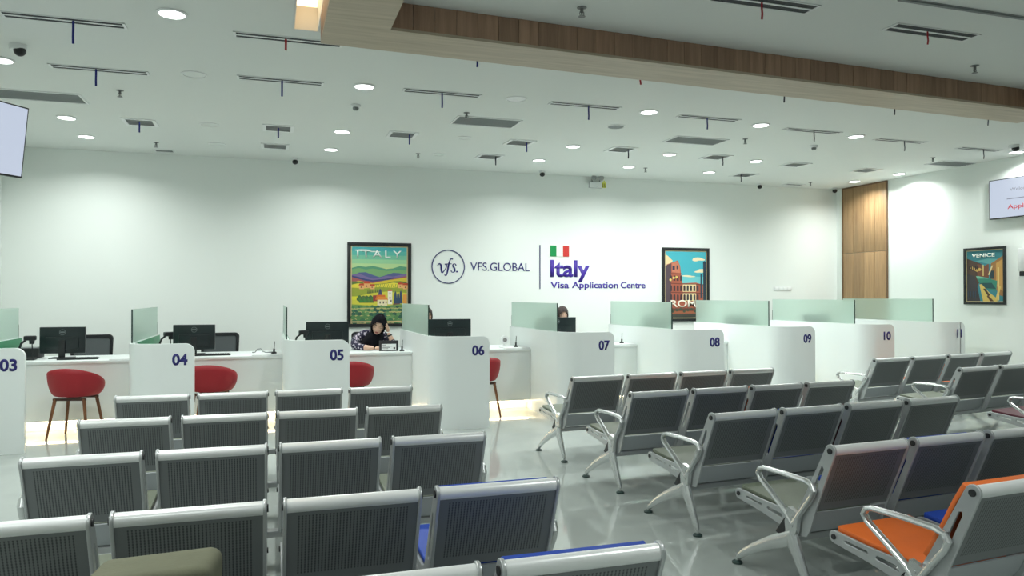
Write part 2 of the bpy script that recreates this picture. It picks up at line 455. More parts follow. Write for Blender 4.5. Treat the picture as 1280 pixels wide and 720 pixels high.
# ------------------------------------------------------------------ ceiling fittings
def ribbon(parent, x, y, z, L, m, sway=0.0):
    pts = [(x, y, z), (x + 0.2 * sway, y, z - L * 0.35), (x + sway * 0.6, y - 0.005, z - L * 0.7), (x + sway, y, z - L)]
    MB().tube(pts, 0.0085, 6, 0, flat=(1.0, 0.2)).build('ribbon', m, parent)
def slot_diffuser(x0, x1, y, label, rib=None, m=None, L=0.17, wide=0.125, sway=0.0):
    t = thing('slot_diffuser', label, 'air vent', ((x0 + x1) / 2, y, HC), 0, 'linear slot air diffusers')
    h = (x1 - x0) / 2; wy = wide / 2
    fr = MB()
    fr.box(-h, h, -wy, -wy + 0.008, -0.006, -0.0005); fr.box(-h, h, wy - 0.008, wy, -0.006, -0.0005)
    fr.box(-h, h, -0.011, 0.011, -0.006, -0.0005)
    fr.box(-h, -h + 0.02, -wy, wy, -0.0065, -0.0005); fr.box(h - 0.02, h, -wy, wy, -0.0065, -0.0005)
    fr.build('frame', M_whitep, t)
    for sgn in (-1, 1):
        c0 = sgn * (wy / 2 - 0.001)
        MB().box(-h + 0.02, h - 0.02, c0 - wy / 2 + 0.010, c0 + wy / 2 - 0.007, -0.003, -0.0005).build('slot', M_slot, t)
    if rib is not None: ribbon(t, rib - (x0 + x1) / 2, -0.01, -0.004, L, m, sway)
    return t
where = ['by the hanging screen', 'above counter four', 'above counter five', 'above counter six', 'above counter seven', 'above counter eight', 'above counter nine', 'nearest the side wall']
A = [(-1.85, -1.05, 7.54), (-0.29, 0.49, 7.40), (1.25, 2.04, 7.36), (2.8, 3.61, 7.38), (4.38, 5.17, 7.47), (5.96, 6.77, 7.66), (7.47, 8.27, 7.80), (8.99, 9.72, 7.91)]
Rb = [-1.48, 0.11, 1.64, 3.24, 4.75, 6.38, 7.93, 9.43]
for i, ((x0, x1, y), rb) in enumerate(zip(A, Rb)):
    slot_diffuser(x0, x1, y, 'ribboned twin-slot diffuser of the row beyond the wood frame, %s' % where[i], rb, M_ribblue if i < 5 else M_ribdark, 0.15 if i < 4 else 0.13)
slot_diffuser(-1.85, -1.03, 6.26, 'long twin-slot diffuser with blue ribbon, nearer than the dome camera', -1.38, M_ribblue, 0.17)
slot_diffuser(-0.27, 0.56, 6.19, 'long twin-slot diffuser with red ribbon beside the wood-clad frame', 0.12, M_ribred, 0.09)
for i, (x, y, m, s, L) in enumerate([(1.66, 6.16, M_ribblue, 0, 0.105), (3.17, 6.16, M_ribred, 0.02, 0.12), (4.73, 6.16, M_ribdark, 0, 0.16), (6.11, 6.2, M_ribdark, 0, 0.17), (7.38, 6.2, M_ribdark, 0, 0.19)]):
    slot_diffuser(x - 0.4, x + 0.4, y - 0.06, 'ribbon tip of the %s diffuser hidden behind the wood frame, counted from the lit slot' % ordn[i], x, m, L, sway=s)
slot_diffuser(2.85, 3.67, 4.40, 'twin-slot diffuser with red ribbon inside the wood-clad frame, cut by the top of the view', 3.23, M_ribred, 0.12, 0.16)
slot_diffuser(4.44, 5.26, 4.50, 'whole twin-slot diffuser with red ribbon inside the wood-clad frame', 4.80, M_ribred, 0.10, 0.16)
tk = thing('ceiling_track', 'thin dark grey track running along the ceiling inside the wood-clad frame', 'track', (5.2, 4.06, HC))
MB().box(-1.1, 1.3, -0.016, 0.016, -0.012, -0.0005, 0.002).build('channel', M_grille, tk)
MB().box(-1.1, 1.3, -0.024, -0.017, -0.006, -0.0005).box(-1.1, 1.3, 0.017, 0.024, -0.006, -0.0005).build('edge_strip', mat('track_edge', (0.3, 0.32, 0.32, 1), 0.5), tk)

def square_diffuser(x, y, label, rib=None, m=None, w_=0.36):
    t = thing('square_diffuser', label, 'air vent', (x, y, HC), 0, 'square louvred air diffusers')
    h = w_ / 2; fr = MB()
    for (a0, a1, b0, b1) in ((-h, h, -h, -h + 0.04), (-h, h, h - 0.04, h), (-h, -h + 0.04, -h + 0.04, h - 0.04), (h - 0.04, h, -h + 0.04, h - 0.04)):
        fr.box(a0, a1, b0, b1, -0.010, -0.0005)
    fr.build('frame', M_whitep, t)
    MB().box(-h + 0.04, h - 0.04, -h + 0.04, h - 0.04, -0.002, -0.0005).build('duct', mat('duct_grey', (0.60, 0.62, 0.61, 1), 0.7), t)
    MB().box(-h + 0.042, h - 0.042, h - 0.062, h - 0.042, -0.006, -0.0022).box(-h + 0.042, h - 0.042, -h + 0.042, -h + 0.052, -0.006, -0.0022).build('gap', M_slot, t)
    for k in range(5):
        yy = -h + 0.075 + k * (w_ - 0.15) / 4
        MB().add([(-h + 0.04, yy - 0.021, -0.012), (h - 0.04, yy - 0.021, -0.012), (h - 0.04, yy + 0.016, -0.003), (-h + 0.04, yy + 0.016, -0.003),
                  (-h + 0.04, yy - 0.021, -0.0095), (h - 0.04, yy - 0.021, -0.0095), (h - 0.04, yy + 0.016, -0.0007), (-h + 0.04, yy + 0.016, -0.0007)],
                 [[0, 1, 2, 3], [7, 6, 5, 4], [0, 4, 5, 1], [1, 5, 6, 2], [2, 6, 7, 3], [3, 7, 4, 0]]).build('louvre', M_whitep, t)
    if rib is not None: ribbon(t, rib, 0.02 - h + 0.1, -0.004, 0.13, m)
D2 = [(-1.44, 9.69), (0.10, 9.52), (1.59, 9.42), (3.15, 9.43), (4.64, 9.44), (6.21, 9.53), (7.74, 9.71), (9.18, 9.79)]
for i, (x, y) in enumerate(D2):
    square_diffuser(x, y, 'square ceiling diffuser in the line over the desks, %s' % where[i], 0.0 if i < 2 else 0.08, M_ribblue if i < 4 else M_ribdark) if i < 6 else square_diffuser(x, y, 'square ceiling diffuser in the line over the desks, %s' % where[i])
square_diffuser(0.07, 10.68, 'small square diffuser without ribbon close to the wall above counter four')
square_diffuser(3.05, 10.52, 'small square diffuser close to the wall above counter six', 0.08, M_ribdark)
square_diffuser(7.59, 10.81, 'small square diffuser close to the wall above counter nine', -0.1, M_ribdark)

def grille(x0, x1, y0, y1, label):
    t = thing('return_grille', label, 'air vent', ((x0 + x1) / 2, (y0 + y1) / 2, HC), 0, 'grey return air grilles')
    hx, hy = (x1 - x0) / 2, (y1 - y0) / 2; fr = MB()
    for (a0, a1, b0, b1) in ((-hx, hx, -hy, -hy + 0.02), (-hx, hx, hy - 0.02, hy), (-hx, -hx + 0.02, -hy + 0.02, hy - 0.02), (hx - 0.02, hx, -hy + 0.02, hy - 0.02)):
        fr.box(a0, a1, b0, b1, -0.010, -0.0005)
    fr.build('frame', M_whitep, t)
    MB().box(-hx + 0.02, hx - 0.02, -hy + 0.02, hy - 0.02, -0.003, -0.0005).build('core', M_grille, t)
    n = max(4, int((y1 - y0) / 0.045)); b2 = MB()
    for k in range(n):
        yy = -hy + 0.03 + (k + 0.5) * (2 * hy - 0.06) / n
        b2.box(-hx + 0.02, hx - 0.02, yy - 0.008, yy + 0.008, -0.007, -0.003)
    o = b2.build('fins', mat('fin_grey', (0.26, 0.28, 0.28, 1), 0.6), t); o['kind'] = 'stuff'
grille(-3.0, -1.82, 8.52, 8.93, 'largest-looking grey return grille near the hanging corner screen')
grille(2.02, 2.79, 8.22, 8.64, 'grey return grille above counter six')
grille(4.92, 5.69, 8.41, 8.80, 'grey return grille above counter eight')
grille(9.62, 10.32, 8.72, 9.08, 'grey return grille touching the side wall')
grille(-1.53, -1.27, 11.38, 11.59, 'small grey grille tight to the wall above counter three')
grille(8.92, 9.30, 11.38, 11.55, 'small grey grille tight to the wall above counter ten')

def cover(x, y, m, label, r=0.11):
    t = thing('ceiling_speaker', label, 'speaker', (x, y, HC), 0, 'round flush ceiling covers')
    MB().lathe([(r - 0.012, -0.0005), (r, -0.0005), (r, -0.006), (r - 0.012, -0.009), (r - 0.012, -0.0005)], 24).build('rim', M_whitep, t)
    MB().lathe([(0, -0.001), (r - 0.013, -0.001), (r - 0.015, -0.005), (0, -0.006)], 24).build('face', m, t)
cover(-0.66, 7.44, M_ceil, 'round flush white cover near the wood-clad frame, unlit')
cover(-0.68, 9.57, M_ceil, 'round flush white cover, middle of three above counter four')
cover(-0.67, 10.78, M_ceil, 'round flush white cover, closest to the wall above counter four')
cover(2.42, 7.35, M_whitep, 'round flush white cover between two slot diffusers above counter six')
cover(3.95, 8.18, M_grille, 'round flush grey speaker above counter seven')
cover(2.31, 10.59, M_ceil, 'round flush white cover close to the wall above counter five', 0.09)
cover(2.38, 9.36, M_ceil, 'round flush white cover beside the second ribboned diffuser', 0.09)
M_spr = mat('sprinkler_metal', (0.20, 0.21, 0.21, 1), 0.35, 0.6)
spr_me = [MB().lathe([(0.035, -0.0005), (0.035, -0.004), (0.014, -0.010), (0.012, -0.0005)], 16).mesh('escutcheon', M_spr),
          MB().lathe([(0.012, -0.005), (0.012, -0.035), (0.006, -0.04), (0.006, -0.06), (0.012, -0.062)], 10).mesh('body', M_spr),
          MB().tube([(-0.012, 0, -0.03), (-0.017, 0, -0.045), (-0.010, 0, -0.062), (0.010, 0, -0.062), (0.017, 0, -0.045), (0.012, 0, -0.03)], 0.003, 6, up=Vector((0, 1, 0))).lathe([(0.0, -0.063), (0.024, -0.063), (0.026, -0.066), (0.0, -0.068)], 14).mesh('deflector', M_spr)]
spr = [(-1.41, 8.25, 'near the largest grey grille'), (-1.43, 10.91, 'over the small grille above counter three'), (2.02, 10.62, 'close to the wall above counter five'),
       (2.08, 8.08, 'at the edge of the grille above counter six'), (2.09, 4.87, 'big and chrome inside the wood-clad frame, above the second poster'), (5.69, 10.71, 'close to the wall above counter eight'),
       (5.86, 8.32, 'between two grilles above counter eight'), (9.28, 8.60, 'by the grille touching the side wall'), (5.92, 5.04, 'big and chrome inside the wood-clad frame, towards the side wall'), (9.23, 11.17, 'close to the wall above counter ten')]
for (x, y, wh) in spr:
    t = thing('fire_sprinkler', 'small pendant fire sprinkler ' + wh, 'sprinkler', (x, y, HC), 0, 'pendant fire sprinklers')
    for me in spr_me: link(me.name.split('.')[0], me, t)
for (x, y, wh) in ((0.87, 8.1, 'near the first downlight row above counter five'), (7.01, 8.41, 'above counter nine')):
    t = thing('smoke_detector', 'white round smoke detector hanging ' + wh, 'smoke detector', (x, y, HC), 0, 'smoke detectors')
    MB().lathe([(0.052, -0.0005), (0.052, -0.02), (0.046, -0.028), (0.0, -0.029)], 18).build('base', M_whitep, t)
    MB().lathe([(0.03, -0.0285), (0.033, -0.04), (0.026, -0.058), (0.0, -0.062)], 16).build('sensor_head', M_grille, t)
for (x, y, rz, wh) in ((-1.94, 7.0, 0.3, 'beside the hanging corner screen'), (9.54, 7.54, -0.5, 'by the last downlight near the side wall')):
    t = thing('dome_camera', 'white dome security camera with dark lens bubble ' + wh, 'camera', (x, y, HC), rz)
    MB().lathe([(0.062, -0.0005), (0.062, -0.035), (0.055, -0.045), (0.0, -0.046)], 20).build('housing', M_whitep, t)
    MB().ell((0.012, -0.015, -0.05), (0.045, 0.045, 0.046), 16, 10).build('bubble', M_black, t)
for (x, y, wh) in ((0.36, 11.55, 'above the first poster'), (4.23, 11.50, 'above the printed wall sign'), (8.47, 11.6, 'above counter ten'), (10.15, 11.62, 'in the room corner over the door')):
    t = thing('bullet_camera', 'small dark ceiling camera ' + wh, 'camera', (x, y, HC), 0, 'small cameras along the wall')
    MB().lathe([(0.05, -0.0005), (0.05, -0.02), (0.03, -0.03), (0.0, -0.03)], 16).build('mount', M_whitep, t)
    MB().ell((0, -0.01, -0.055), (0.042, 0.045, 0.038), 14, 8).build('lens_ball', M_black, t)

# ------------------------------------------------------------------ emergency light on the wall
t = thing('emergency_light', 'white twin-head emergency light with yellow running-man tag high on the wall', 'emergency light', (5.32, YW, 3.385))
MB().box(-0.145, 0.085, -0.075, -0.001, 0, 0.10, 0.008).build('housing', M_whitep, t)
MB().box(-0.150, 0.090, -0.068, -0.056, -0.004, 0.104, 0.002).build('housing_rim', mat('lamp_head_grey', (0.30, 0.32, 0.32, 1), 0.35), t)
for x in (-0.09, 0.05):
    MB().lathe([(0.0, 0), (0.03, 0.002), (0.045, 0.03), (0.04, 0.055), (0.0, 0.06)], 14, M=Matrix.Translation((x, -0.09, 0.15)) @ Matrix.Rotation(math.radians(70), 4, 'X')).tube([(x, -0.05, 0.10), (x, -0.05, 0.15)], 0.012, 8).build('lamp_head', mat('lamp_head_grey', (0.30, 0.32, 0.32, 1), 0.35), t)
sg = MB().box(0.087, 0.155, -0.072, -0.066, 0.005, 0.095).prism([(0.10, 0.098), (0.15, 0.098), (0.125, 0.135)], -0.072, -0.066, 'Y').build('tag', mat('yellow_tag', (0.70, 0.72, 0.10, 1), 0.5), t)
pic = MB()
for (x, lean) in ((0.102, 0.0), (0.132, 0.004)):
    pic.box(x - 0.005, x + 0.006, -0.0745, -0.0725, 0.04, 0.066); pic.box(x - 0.007, x - 0.001, -0.0745, -0.0725, 0.012, 0.04); pic.box(x + 0.001 + lean, x + 0.007 + lean, -0.0745, -0.0725, 0.012, 0.04)
    pic.lathe([(0.0, 0), (0.006, 0), (0.006, 0.002), (0, 0.002)], 10, M=Matrix.Translation((x, -0.0725, 0.074)) @ Matrix.Rotation(PI / 2, 4, 'X'))
pic.build('pictogram', M_dark, sg)
MB().box(-0.075, -0.005, -0.0765, -0.0752, 0.025, 0.032).build('label_line', M_navy, t)

# ------------------------------------------------------------------ wall sign
sign = thing('wall_logo', 'round script monogram with VFS.GLOBAL lettering on the white wall', 'sign', (2.735, YW, 2.014))
rg = []
for rr in (0.272, 0.259):
    rg.append([(rr * math.cos(2 * PI * k / 56), rr * math.sin(2 * PI * k / 56)) for k in range(56)])
me = curve_mesh('ring', rg, 0.004); me.materials.append(M_navy)
link('ring', me, sign, (0, -0.006, 0), (PI / 2, 0, 0))
def strokes(lines, d=0.006):
    b_ = MB()
    for ln in lines:
        n = len(ln)
        left = []; right = []
        for i, (x, y, wd) in enumerate(ln):
            x0, y0, _ = ln[max(0, i - 1)]; x1, y1, _ = ln[min(n - 1, i + 1)]
            l = math.hypot(x1 - x0, y1 - y0) or 1; nx, ny = -(y1 - y0) / l, (x1 - x0) / l
            left.append((x + nx * wd, y + ny * wd)); right.append((x - nx * wd, y - ny * wd))
        vs = [(p[0], -d, p[1]) for p in left] + [(p[0], -d, p[1]) for p in right] + [(p[0], -0.0005, p[1]) for p in left] + [(p[0], -0.0005, p[1]) for p in right]
        fs = []
        for i in range(n - 1):
            fs += [[i, i + 1, n + i + 1, n + i], [2 * n + i, 3 * n + i, 3 * n + i + 1, 2 * n + i + 1], [i, 2 * n + i, 2 * n + i + 1, i + 1], [n + i, n + i + 1, 3 * n + i + 1, 3 * n + i]]
        fs += [[0, n, 3 * n, 2 * n], [n - 1, 3 * n - 1, 4 * n - 1, 2 * n - 1]]
        b_.add(vs, fs)
    return b_
def sm(pts, k=4):
    """Catmull-Rom through (x, y, halfwidth)"""
    out = []
    for i in range(len(pts) - 1):
        p0, p1, p2, p3 = pts[max(0, i - 1)], pts[i], pts[i + 1], pts[min(len(pts) - 1, i + 2)]
        for j in range(k):
            t_ = j / k
            out.append(tuple(0.5 * (2 * p1[c_] + (p2[c_] - p0[c_]) * t_ + (2 * p0[c_] - 5 * p1[c_] + 4 * p2[c_] - p3[c_]) * t_ ** 2 + (3 * p1[c_] - p0[c_] - 3 * p2[c_] + p3[c_]) * t_ ** 3) for c_ in range(3)))
    out.append(pts[-1]); return out
V = [sm([(-0.175, 0.005, 0.006), (-0.165, 0.035, 0.006), (-0.14, 0.045, 0.010), (-0.118, 0.02, 0.013), (-0.112, -0.05, 0.014), (-0.100, -0.095, 0.011), (-0.06, -0.055, 0.006), (-0.028, 0.005, 0.006), (-0.035, 0.04, 0.009), (-0.055, 0.035, 0.010)]),
     sm([(0.072, 0.118, 0.012), (0.052, 0.135, 0.007), (0.022, 0.09, 0.009), (0.005, 0.02, 0.013), (-0.012, -0.07, 0.012), (-0.03, -0.135, 0.008), (-0.05, -0.140, 0.007), (-0.056, -0.125, 0.010)]),
     [(-0.028, 0.043, 0.006), (0.055, 0.047, 0.006)],
     sm([(0.128, 0.018, 0.009), (0.118, 0.043, 0.006), (0.088, 0.045, 0.007), (0.075, 0.018, 0.011), (0.102, -0.025, 0.013), (0.108, -0.065, 0.011), (0.085, -0.088, 0.007), (0.055, -0.082, 0.006), (0.048, -0.06, 0.009)])]
b_ = strokes(V)
b_.lathe([(0, 0.0005), (0.014, 0.0005), (0.014, 0.006), (0, 0.006)], 14, M=Matrix.Translation((0.142, 0, -0.078)) @ Matrix.Rotation(PI / 2, 4, 'X'))
b_.build('script_letters', M_navy, sign)
text('wordmark', 'VFS.GLOBAL', 1.015, 0.136, M_navy, sign, (0.368, -0.0005, -0.06), 0.006, 0.0)
s2 = thing('wall_sign', 'Italy Visa Application Centre lettering with small tricolour flag on the white wall', 'sign', (4.3, YW, 1.66))
MB().box(-0.009, 0.009, -0.008, -0.0005, 0.0, 0.735).build('divider_bar', mat('divider_grey', (0.06, 0.06, 0.16, 1), 0.4), s2)
fl = MB().box(0.183, 0.523, -0.006, -0.0005, 0.548, 0.732).build('flag', mat('flag_white', (0.82, 0.84, 0.80, 1), 0.5), s2)
MB().box(0.183, 0.294, -0.008, -0.006, 0.548, 0.732).build('green_stripe', mat('flag_green', (0.0, 0.27, 0.07, 1), 0.5), fl)
MB().box(0.412, 0.523, -0.008, -0.006, 0.548, 0.732).build('red_stripe', mat('flag_red', (0.60, 0.035, 0.03, 1), 0.5), fl)
text('title_lettering', 'Italy', 0.715, 0.375, M_indigo, s2, (0.185, -0.0005, 0.115), 0.005, 0.027)
text('subtitle_lettering', 'Visa', 0.335, 0.112, M_indigo, s2, (0.188, -0.0005, 0.012), 0.004, 0.02)
text('subtitle_lettering', 'Application', 0.862, 0.145, M_indigo, s2, (0.575, -0.0005, -0.018), 0.004, 0.02)
text('subtitle_lettering', 'Centre', 0.475, 0.114, M_indigo, s2, (1.486, -0.0005, 0.016), 0.004, 0.02)

# ------------------------------------------------------------------ posters
FLAT = {}
def flat(c_):
    k = tuple(c_)
    if k not in FLAT:
        FLAT[k] = mat('ink_%d_%d_%d' % k, srgb(*k), 0.5)
    return FLAT[k]
class Print:
    """layers of flat ink on the paper, thin raised films in 0..1 x 0..1"""
    def __init__(s, w_, h_): s.w, s.h, s.b, s.mats, s.idx, s.z = w_, h_, MB(), [], {}, 0.0
    def poly(s, col, pts):
        if col not in s.idx: s.idx[col] = len(s.mats); s.mats.append(flat(col))
        s.z += 0.00006
        s.b.add([(p[0] * s.w, -s.z, p[1] * s.h) for p in pts], [list(range(len(pts)))], s.idx[col])
    def rect(s, col, x0, y0, x1, y1): s.poly(col, [(x0, y0), (x1, y0), (x1, y1), (x0, y1)])
    def ell(s, col, cx, cy, rx, ry, n=12, a0=0, a1=2 * PI): s.poly(col, [(cx + rx * math.cos(a0 + (a1 - a0) * k / n), cy + ry * math.sin(a0 + (a1 - a0) * k / n)) for k in range(n + (0 if a1 - a0 > 6.2 else 1))])
    def hill(s, col, ys, base):
        n = len(ys) - 1; pts = [(0, base), (1, base)] + [(1 - i / n, ys[n - i]) for i in range(n + 1)]
        s.poly(col, pts)
def poster(name, label, loc, rz, w_, h_, paint, title, tbox, tcol):
    t = thing(name, label, 'poster', loc, rz, 'framed travel posters')
    f = 0.052 * w_; fr = MB()
    for (x0, x1, z0, z1) in ((0, w_, 0, f), (0, w_, h_ - f, h_), (0, f, f, h_ - f), (w_ - f, w_, f, h_ - f)):
        fr.box(x0, x1, -0.03, -0.001, z0, z1, 0.003)
    fr.build('picture_frame', M_black, t)
    MB().box(f, w_ - f, -0.012, -0.001, f, h_ - f).build('paper_border', mat('poster_paper', srgb(214, 196, 150), 0.6), t)
    g = f + 0.018 * w_; pw, ph = w_ - 2 * g, h_ - 2 * g
    p = Print(pw, ph); paint(p)
    me = bpy.data.meshes.new('print'); me.from_pydata([tuple(v) for v in p.b.v], [], p.b.f)
    for m in p.mats: me.materials.append(m)
    me.polygons.foreach_set('material_index', p.b.m)
    o = link('print', me, t, (g, -0.0125, g))
    x0, z0, x1, z1 = tbox
    text('lettering', title, (x1 - x0) * pw, (z1 - z0) * ph, flat(tcol), o, (x0 * pw, -0.010, z0 * ph), 0.001, 0.008 if title == 'ITALY' else 0.02, space=1.35 if title == 'ITALY' else 1.0)
    return t
rnd = random.Random(3)
def paint_italy(p):
    bands = [(70, 165, 170), (90, 178, 165), (120, 190, 160), (150, 202, 155), (180, 210, 150), (205, 215, 145)]
    for i, c_ in enumerate(bands): p.rect(c_, 0, 0.62, 1, 1.0 - i * 0.055)
    p.ell((225, 235, 225), 0.2, 0.955, 0.16, 0.012); p.ell((225, 235, 225), 0.42, 0.94, 0.1, 0.008)
    p.hill((88, 150, 118), [0.72, 0.745, 0.735, 0.75, 0.73, 0.71, 0.72, 0.75, 0.74], 0.4)
    p.hill((120, 165, 110), [0.70, 0.72, 0.70, 0.715, 0.70, 0.685, 0.69, 0.70, 0.69], 0.4)
    p.hill((84, 92, 140), [0.60, 0.66, 0.665, 0.63, 0.60, 0.63, 0.66, 0.655, 0.63], 0.4)
    p.hill((120, 105, 150), [0.63, 0.65, 0.61, 0.58, 0.59, 0.62, 0.61, 0.63, 0.65], 0.4)
    p.hill((60, 70, 120), [0.62, 0.60, 0.575, 0.56, 0.57, 0.58, 0.60, 0.585, 0.57], 0.4)
    p.hill((165, 90, 90), [0.60, 0.575, 0.55, 0.54, 0.55, 0.56, 0.58, 0.60, 0.62], 0.4)
    p.hill((210, 190, 60), [0.53, 0.55, 0.53, 0.52, 0.54, 0.56, 0.57, 0.585, 0.60], 0.4)
    p.hill((90, 120, 60), [0.545, 0.54, 0.52, 0.50, 0.51, 0.52, 0.545, 0.55, 0.54], 0.35)
    p.hill((226, 208, 70), [0.50, 0.52, 0.51, 0.49, 0.505, 0.515, 0.53, 0.52, 0.51], 0.3)
    for k in range(14): p.poly((110, 140, 60), [(0.36 + k * 0.035, 0.465), (0.37 + k * 0.035, 0.465), (0.385 + k * 0.035, 0.51), (0.375 + k * 0.035, 0.51)])
    p.hill((150, 160, 60), [0.46, 0.455, 0.45, 0.46, 0.47, 0.465, 0.46, 0.47, 0.46], 0.28)
    for (x, y, s) in ((0.13, 0.44, 1.0), (0.22, 0.455, 1.2), (0.33, 0.44, 0.9), (0.84, 0.455, 1.0), (0.93, 0.44, 1.1)):
        p.rect((225, 170, 110), x, y, x + 0.09 * s, y + 0.05 * s); p.poly((190, 70, 45), [(x - 0.012, y + 0.05 * s), (x + 0.1 * s, y + 0.05 * s), (x + 0.08 * s, y + 0.075 * s), (x + 0.01, y + 0.075 * s)])
        p.rect((90, 60, 60), x + 0.03 * s, y + 0.015, x + 0.045 * s, y + 0.035)
    for k in range(7): p.poly((60, 75, 60), [(0.28 + k * 0.028, 0.385), (0.30 + k * 0.028, 0.385), (0.29 + k * 0.028, 0.45)])
    p.hill((208, 200, 70), [0.34, 0.35, 0.37, 0.39, 0.40, 0.41, 0.40, 0.40, 0.39], 0.2)
    p.rect((220, 215, 60), 0.0, 0.30, 0.13, 0.345); p.rect((60, 95, 60), 0.13, 0.26, 0.4, 0.34)
    for k in range(16): p.ell((62 + 12 * (k % 3), 100 + 10 * (k % 4), 62), 0.12 + 0.018 * k, 0.31 + 0.02 * math.sin(k * 1.7), 0.035, 0.03, 9)
    p.rect((150, 65, 60), 0.38, 0.28, 0.6, 0.36); p.poly((70, 75, 110), [(0.46, 0.31), (0.56, 0.31), (0.53, 0.43), (0.51, 0.45), (0.49, 0.43)])
    p.poly((215, 110, 45), [(0.42, 0.30), (0.62, 0.30), (0.60, 0.365), (0.45, 0.365)])
    p.rect((235, 220, 180), 0.46, 0.215, 0.64, 0.305); p.rect((240, 232, 215), 0.65, 0.24, 0.73, 0.42); p.poly((205, 90, 50), [(0.64, 0.415), (0.74, 0.415), (0.69, 0.445)])
    p.poly((225, 140, 60), [(0.44, 0.30), (0.66, 0.30), (0.62, 0.34), (0.47, 0.34)])
    for (x, y) in ((0.50, 0.25), (0.56, 0.25), (0.61, 0.25), (0.68, 0.37), (0.68, 0.31), (0.70, 0.27)): p.rect((70, 60, 70), x, y, x + 0.02, y + 0.028)
    p.poly((120, 80, 70), [(0.72, 0.2), (0.9, 0.2), (0.84, 0.31), (0.78, 0.29)])
    for (x, y, h_) in ((0.79, 0.25, 0.17), (0.84, 0.25, 0.15), (0.89, 0.25, 0.18)): p.poly((55, 75, 100), [(x - 0.03, y), (x + 0.03, y), (x + 0.02, y + h_ * 0.8), (x, y + h_), (x - 0.02, y + h_ * 0.8)])
    p.rect((220, 150, 70), 0.93, 0.25, 1.0, 0.37)
    p.hill((120, 150, 80), [0.24, 0.235, 0.225, 0.22, 0.215, 0.22, 0.23, 0.24, 0.24], 0.0)
    for r_ in range(5):
        y = 0.205 - r_ * 0.047
        p.rect((196, 184, 120), 0, y - 0.03, 1, y - 0.012)
        n = 20 - r_ * 2
        for k in range(n):
            p.ell(((62, 112, 80), (84, 130, 78), (48, 92, 78), (104, 146, 92))[rnd.randrange(4)], (k + 0.5 + rnd.uniform(-.2, .2)) / n, y + rnd.uniform(-.006, .008), 0.032 + 0.006 * r_, 0.017 + 0.004 * r_, 9)
    p.rect((206, 178, 130), 0, 0.0, 1, 0.018)
def paint_rome(p):
    p.rect((70, 175, 190), 0, 0, 1, 1); p.rect((110, 195, 200), 0, 0, 1, 0.62)
    p.poly((232, 210, 160), [(0, 0.78), (0.1, 0.80), (0.18, 0.86), (0.06, 0.93), (0, 0.95)])
    for (x, y, a, b_) in ((0.80, 0.89, 0.13, 0.025), (0.74, 0.875, 0.08, 0.02), (0.90, 0.88, 0.08, 0.015), (0.90, 0.71, 0.12, 0.03), (0.8, 0.695, 0.09, 0.015), (0.52, 0.63, 0.12, 0.012), (0.62, 0.622, 0.12, 0.01)): p.ell((236, 222, 182), x, y, a, b_)
    p.poly((170, 92, 70), [(0.03, 0.3), (0.03, 0.80), (0.3, 0.865), (0.36, 0.78), (0.38, 0.66), (0.41, 0.52), (0.75, 0.53), (0.93, 0.50), (0.93, 0.14), (0.03, 0.14)])
    p.poly((84, 70, 78), [(0, 0.1), (0, 0.78), (0.14, 0.82), (0.14, 0.1)])
    p.poly((196, 120, 92), [(0.16, 0.82), (0.3, 0.855), (0.35, 0.78), (0.36, 0.67), (0.16, 0.69)])
    p.rect((62, 60, 84), 0.17, 0.72, 0.23, 0.78); p.rect((70, 60, 70), 0.27, 0.73, 0.31, 0.79)
    for r_, (y, h_) in enumerate(((0.555, 0.085), (0.40, 0.095), (0.26, 0.10))):
        p.poly((120, 62, 52), [(0.1, y + h_ + 0.03), (0.4 if r_ == 0 else 0.93, y + h_ + 0.03 - (0.0 if r_ == 0 else 0.02)), (0.4 if r_ == 0 else 0.93, y + h_ + 0.015 - (0.0 if r_ == 0 else 0.02)), (0.1, y + h_ + 0.015)])
        n = 4 if r_ == 0 else 9
        for k in range(n):
            x = 0.11 + k * 0.082
            c_ = (66, 50, 56) if x < 0.45 or r_ == 0 else (60, 60, 66)
            if 0.42 < x < 0.72 and r_ > 0: p.rect((232, 210, 160), x - 0.016, y - 0.01, x + 0.066, y + h_ + 0.006)
            p.rect(c_, x, y, x + 0.05, y + h_ * 0.7); p.ell(c_, x + 0.025, y + h_ * 0.7, 0.025, 0.022, 8, 0, PI)
    for (x, y, r1) in ((0.12, 0.57, 0.03), (0.2, 0.60, 0.03), (0.27, 0.61, 0.03)): p.ell((222, 200, 110), x, y, r1, 0.02, 8)
    p.rect((44, 66, 84), 0.86, 0.3, 0.895, 0.66); p.rect((40, 58, 72), 0.93, 0.12, 1.0, 0.84); p.ell((40, 58, 72), 0.965, 0.83, 0.04, 0.03)
    p.rect((96, 62, 52), 0, 0.0, 1, 0.14); p.rect((150, 86, 58), 0.1, 0.06, 0.95, 0.1); p.rect((64, 66, 58), 0.0, 0.0, 1, 0.05)
    for k in range(12): p.ell((62, 76, 58), k / 11, 0.11 + 0.02 * math.sin(k * 2.1), 0.035, 0.02, 8)
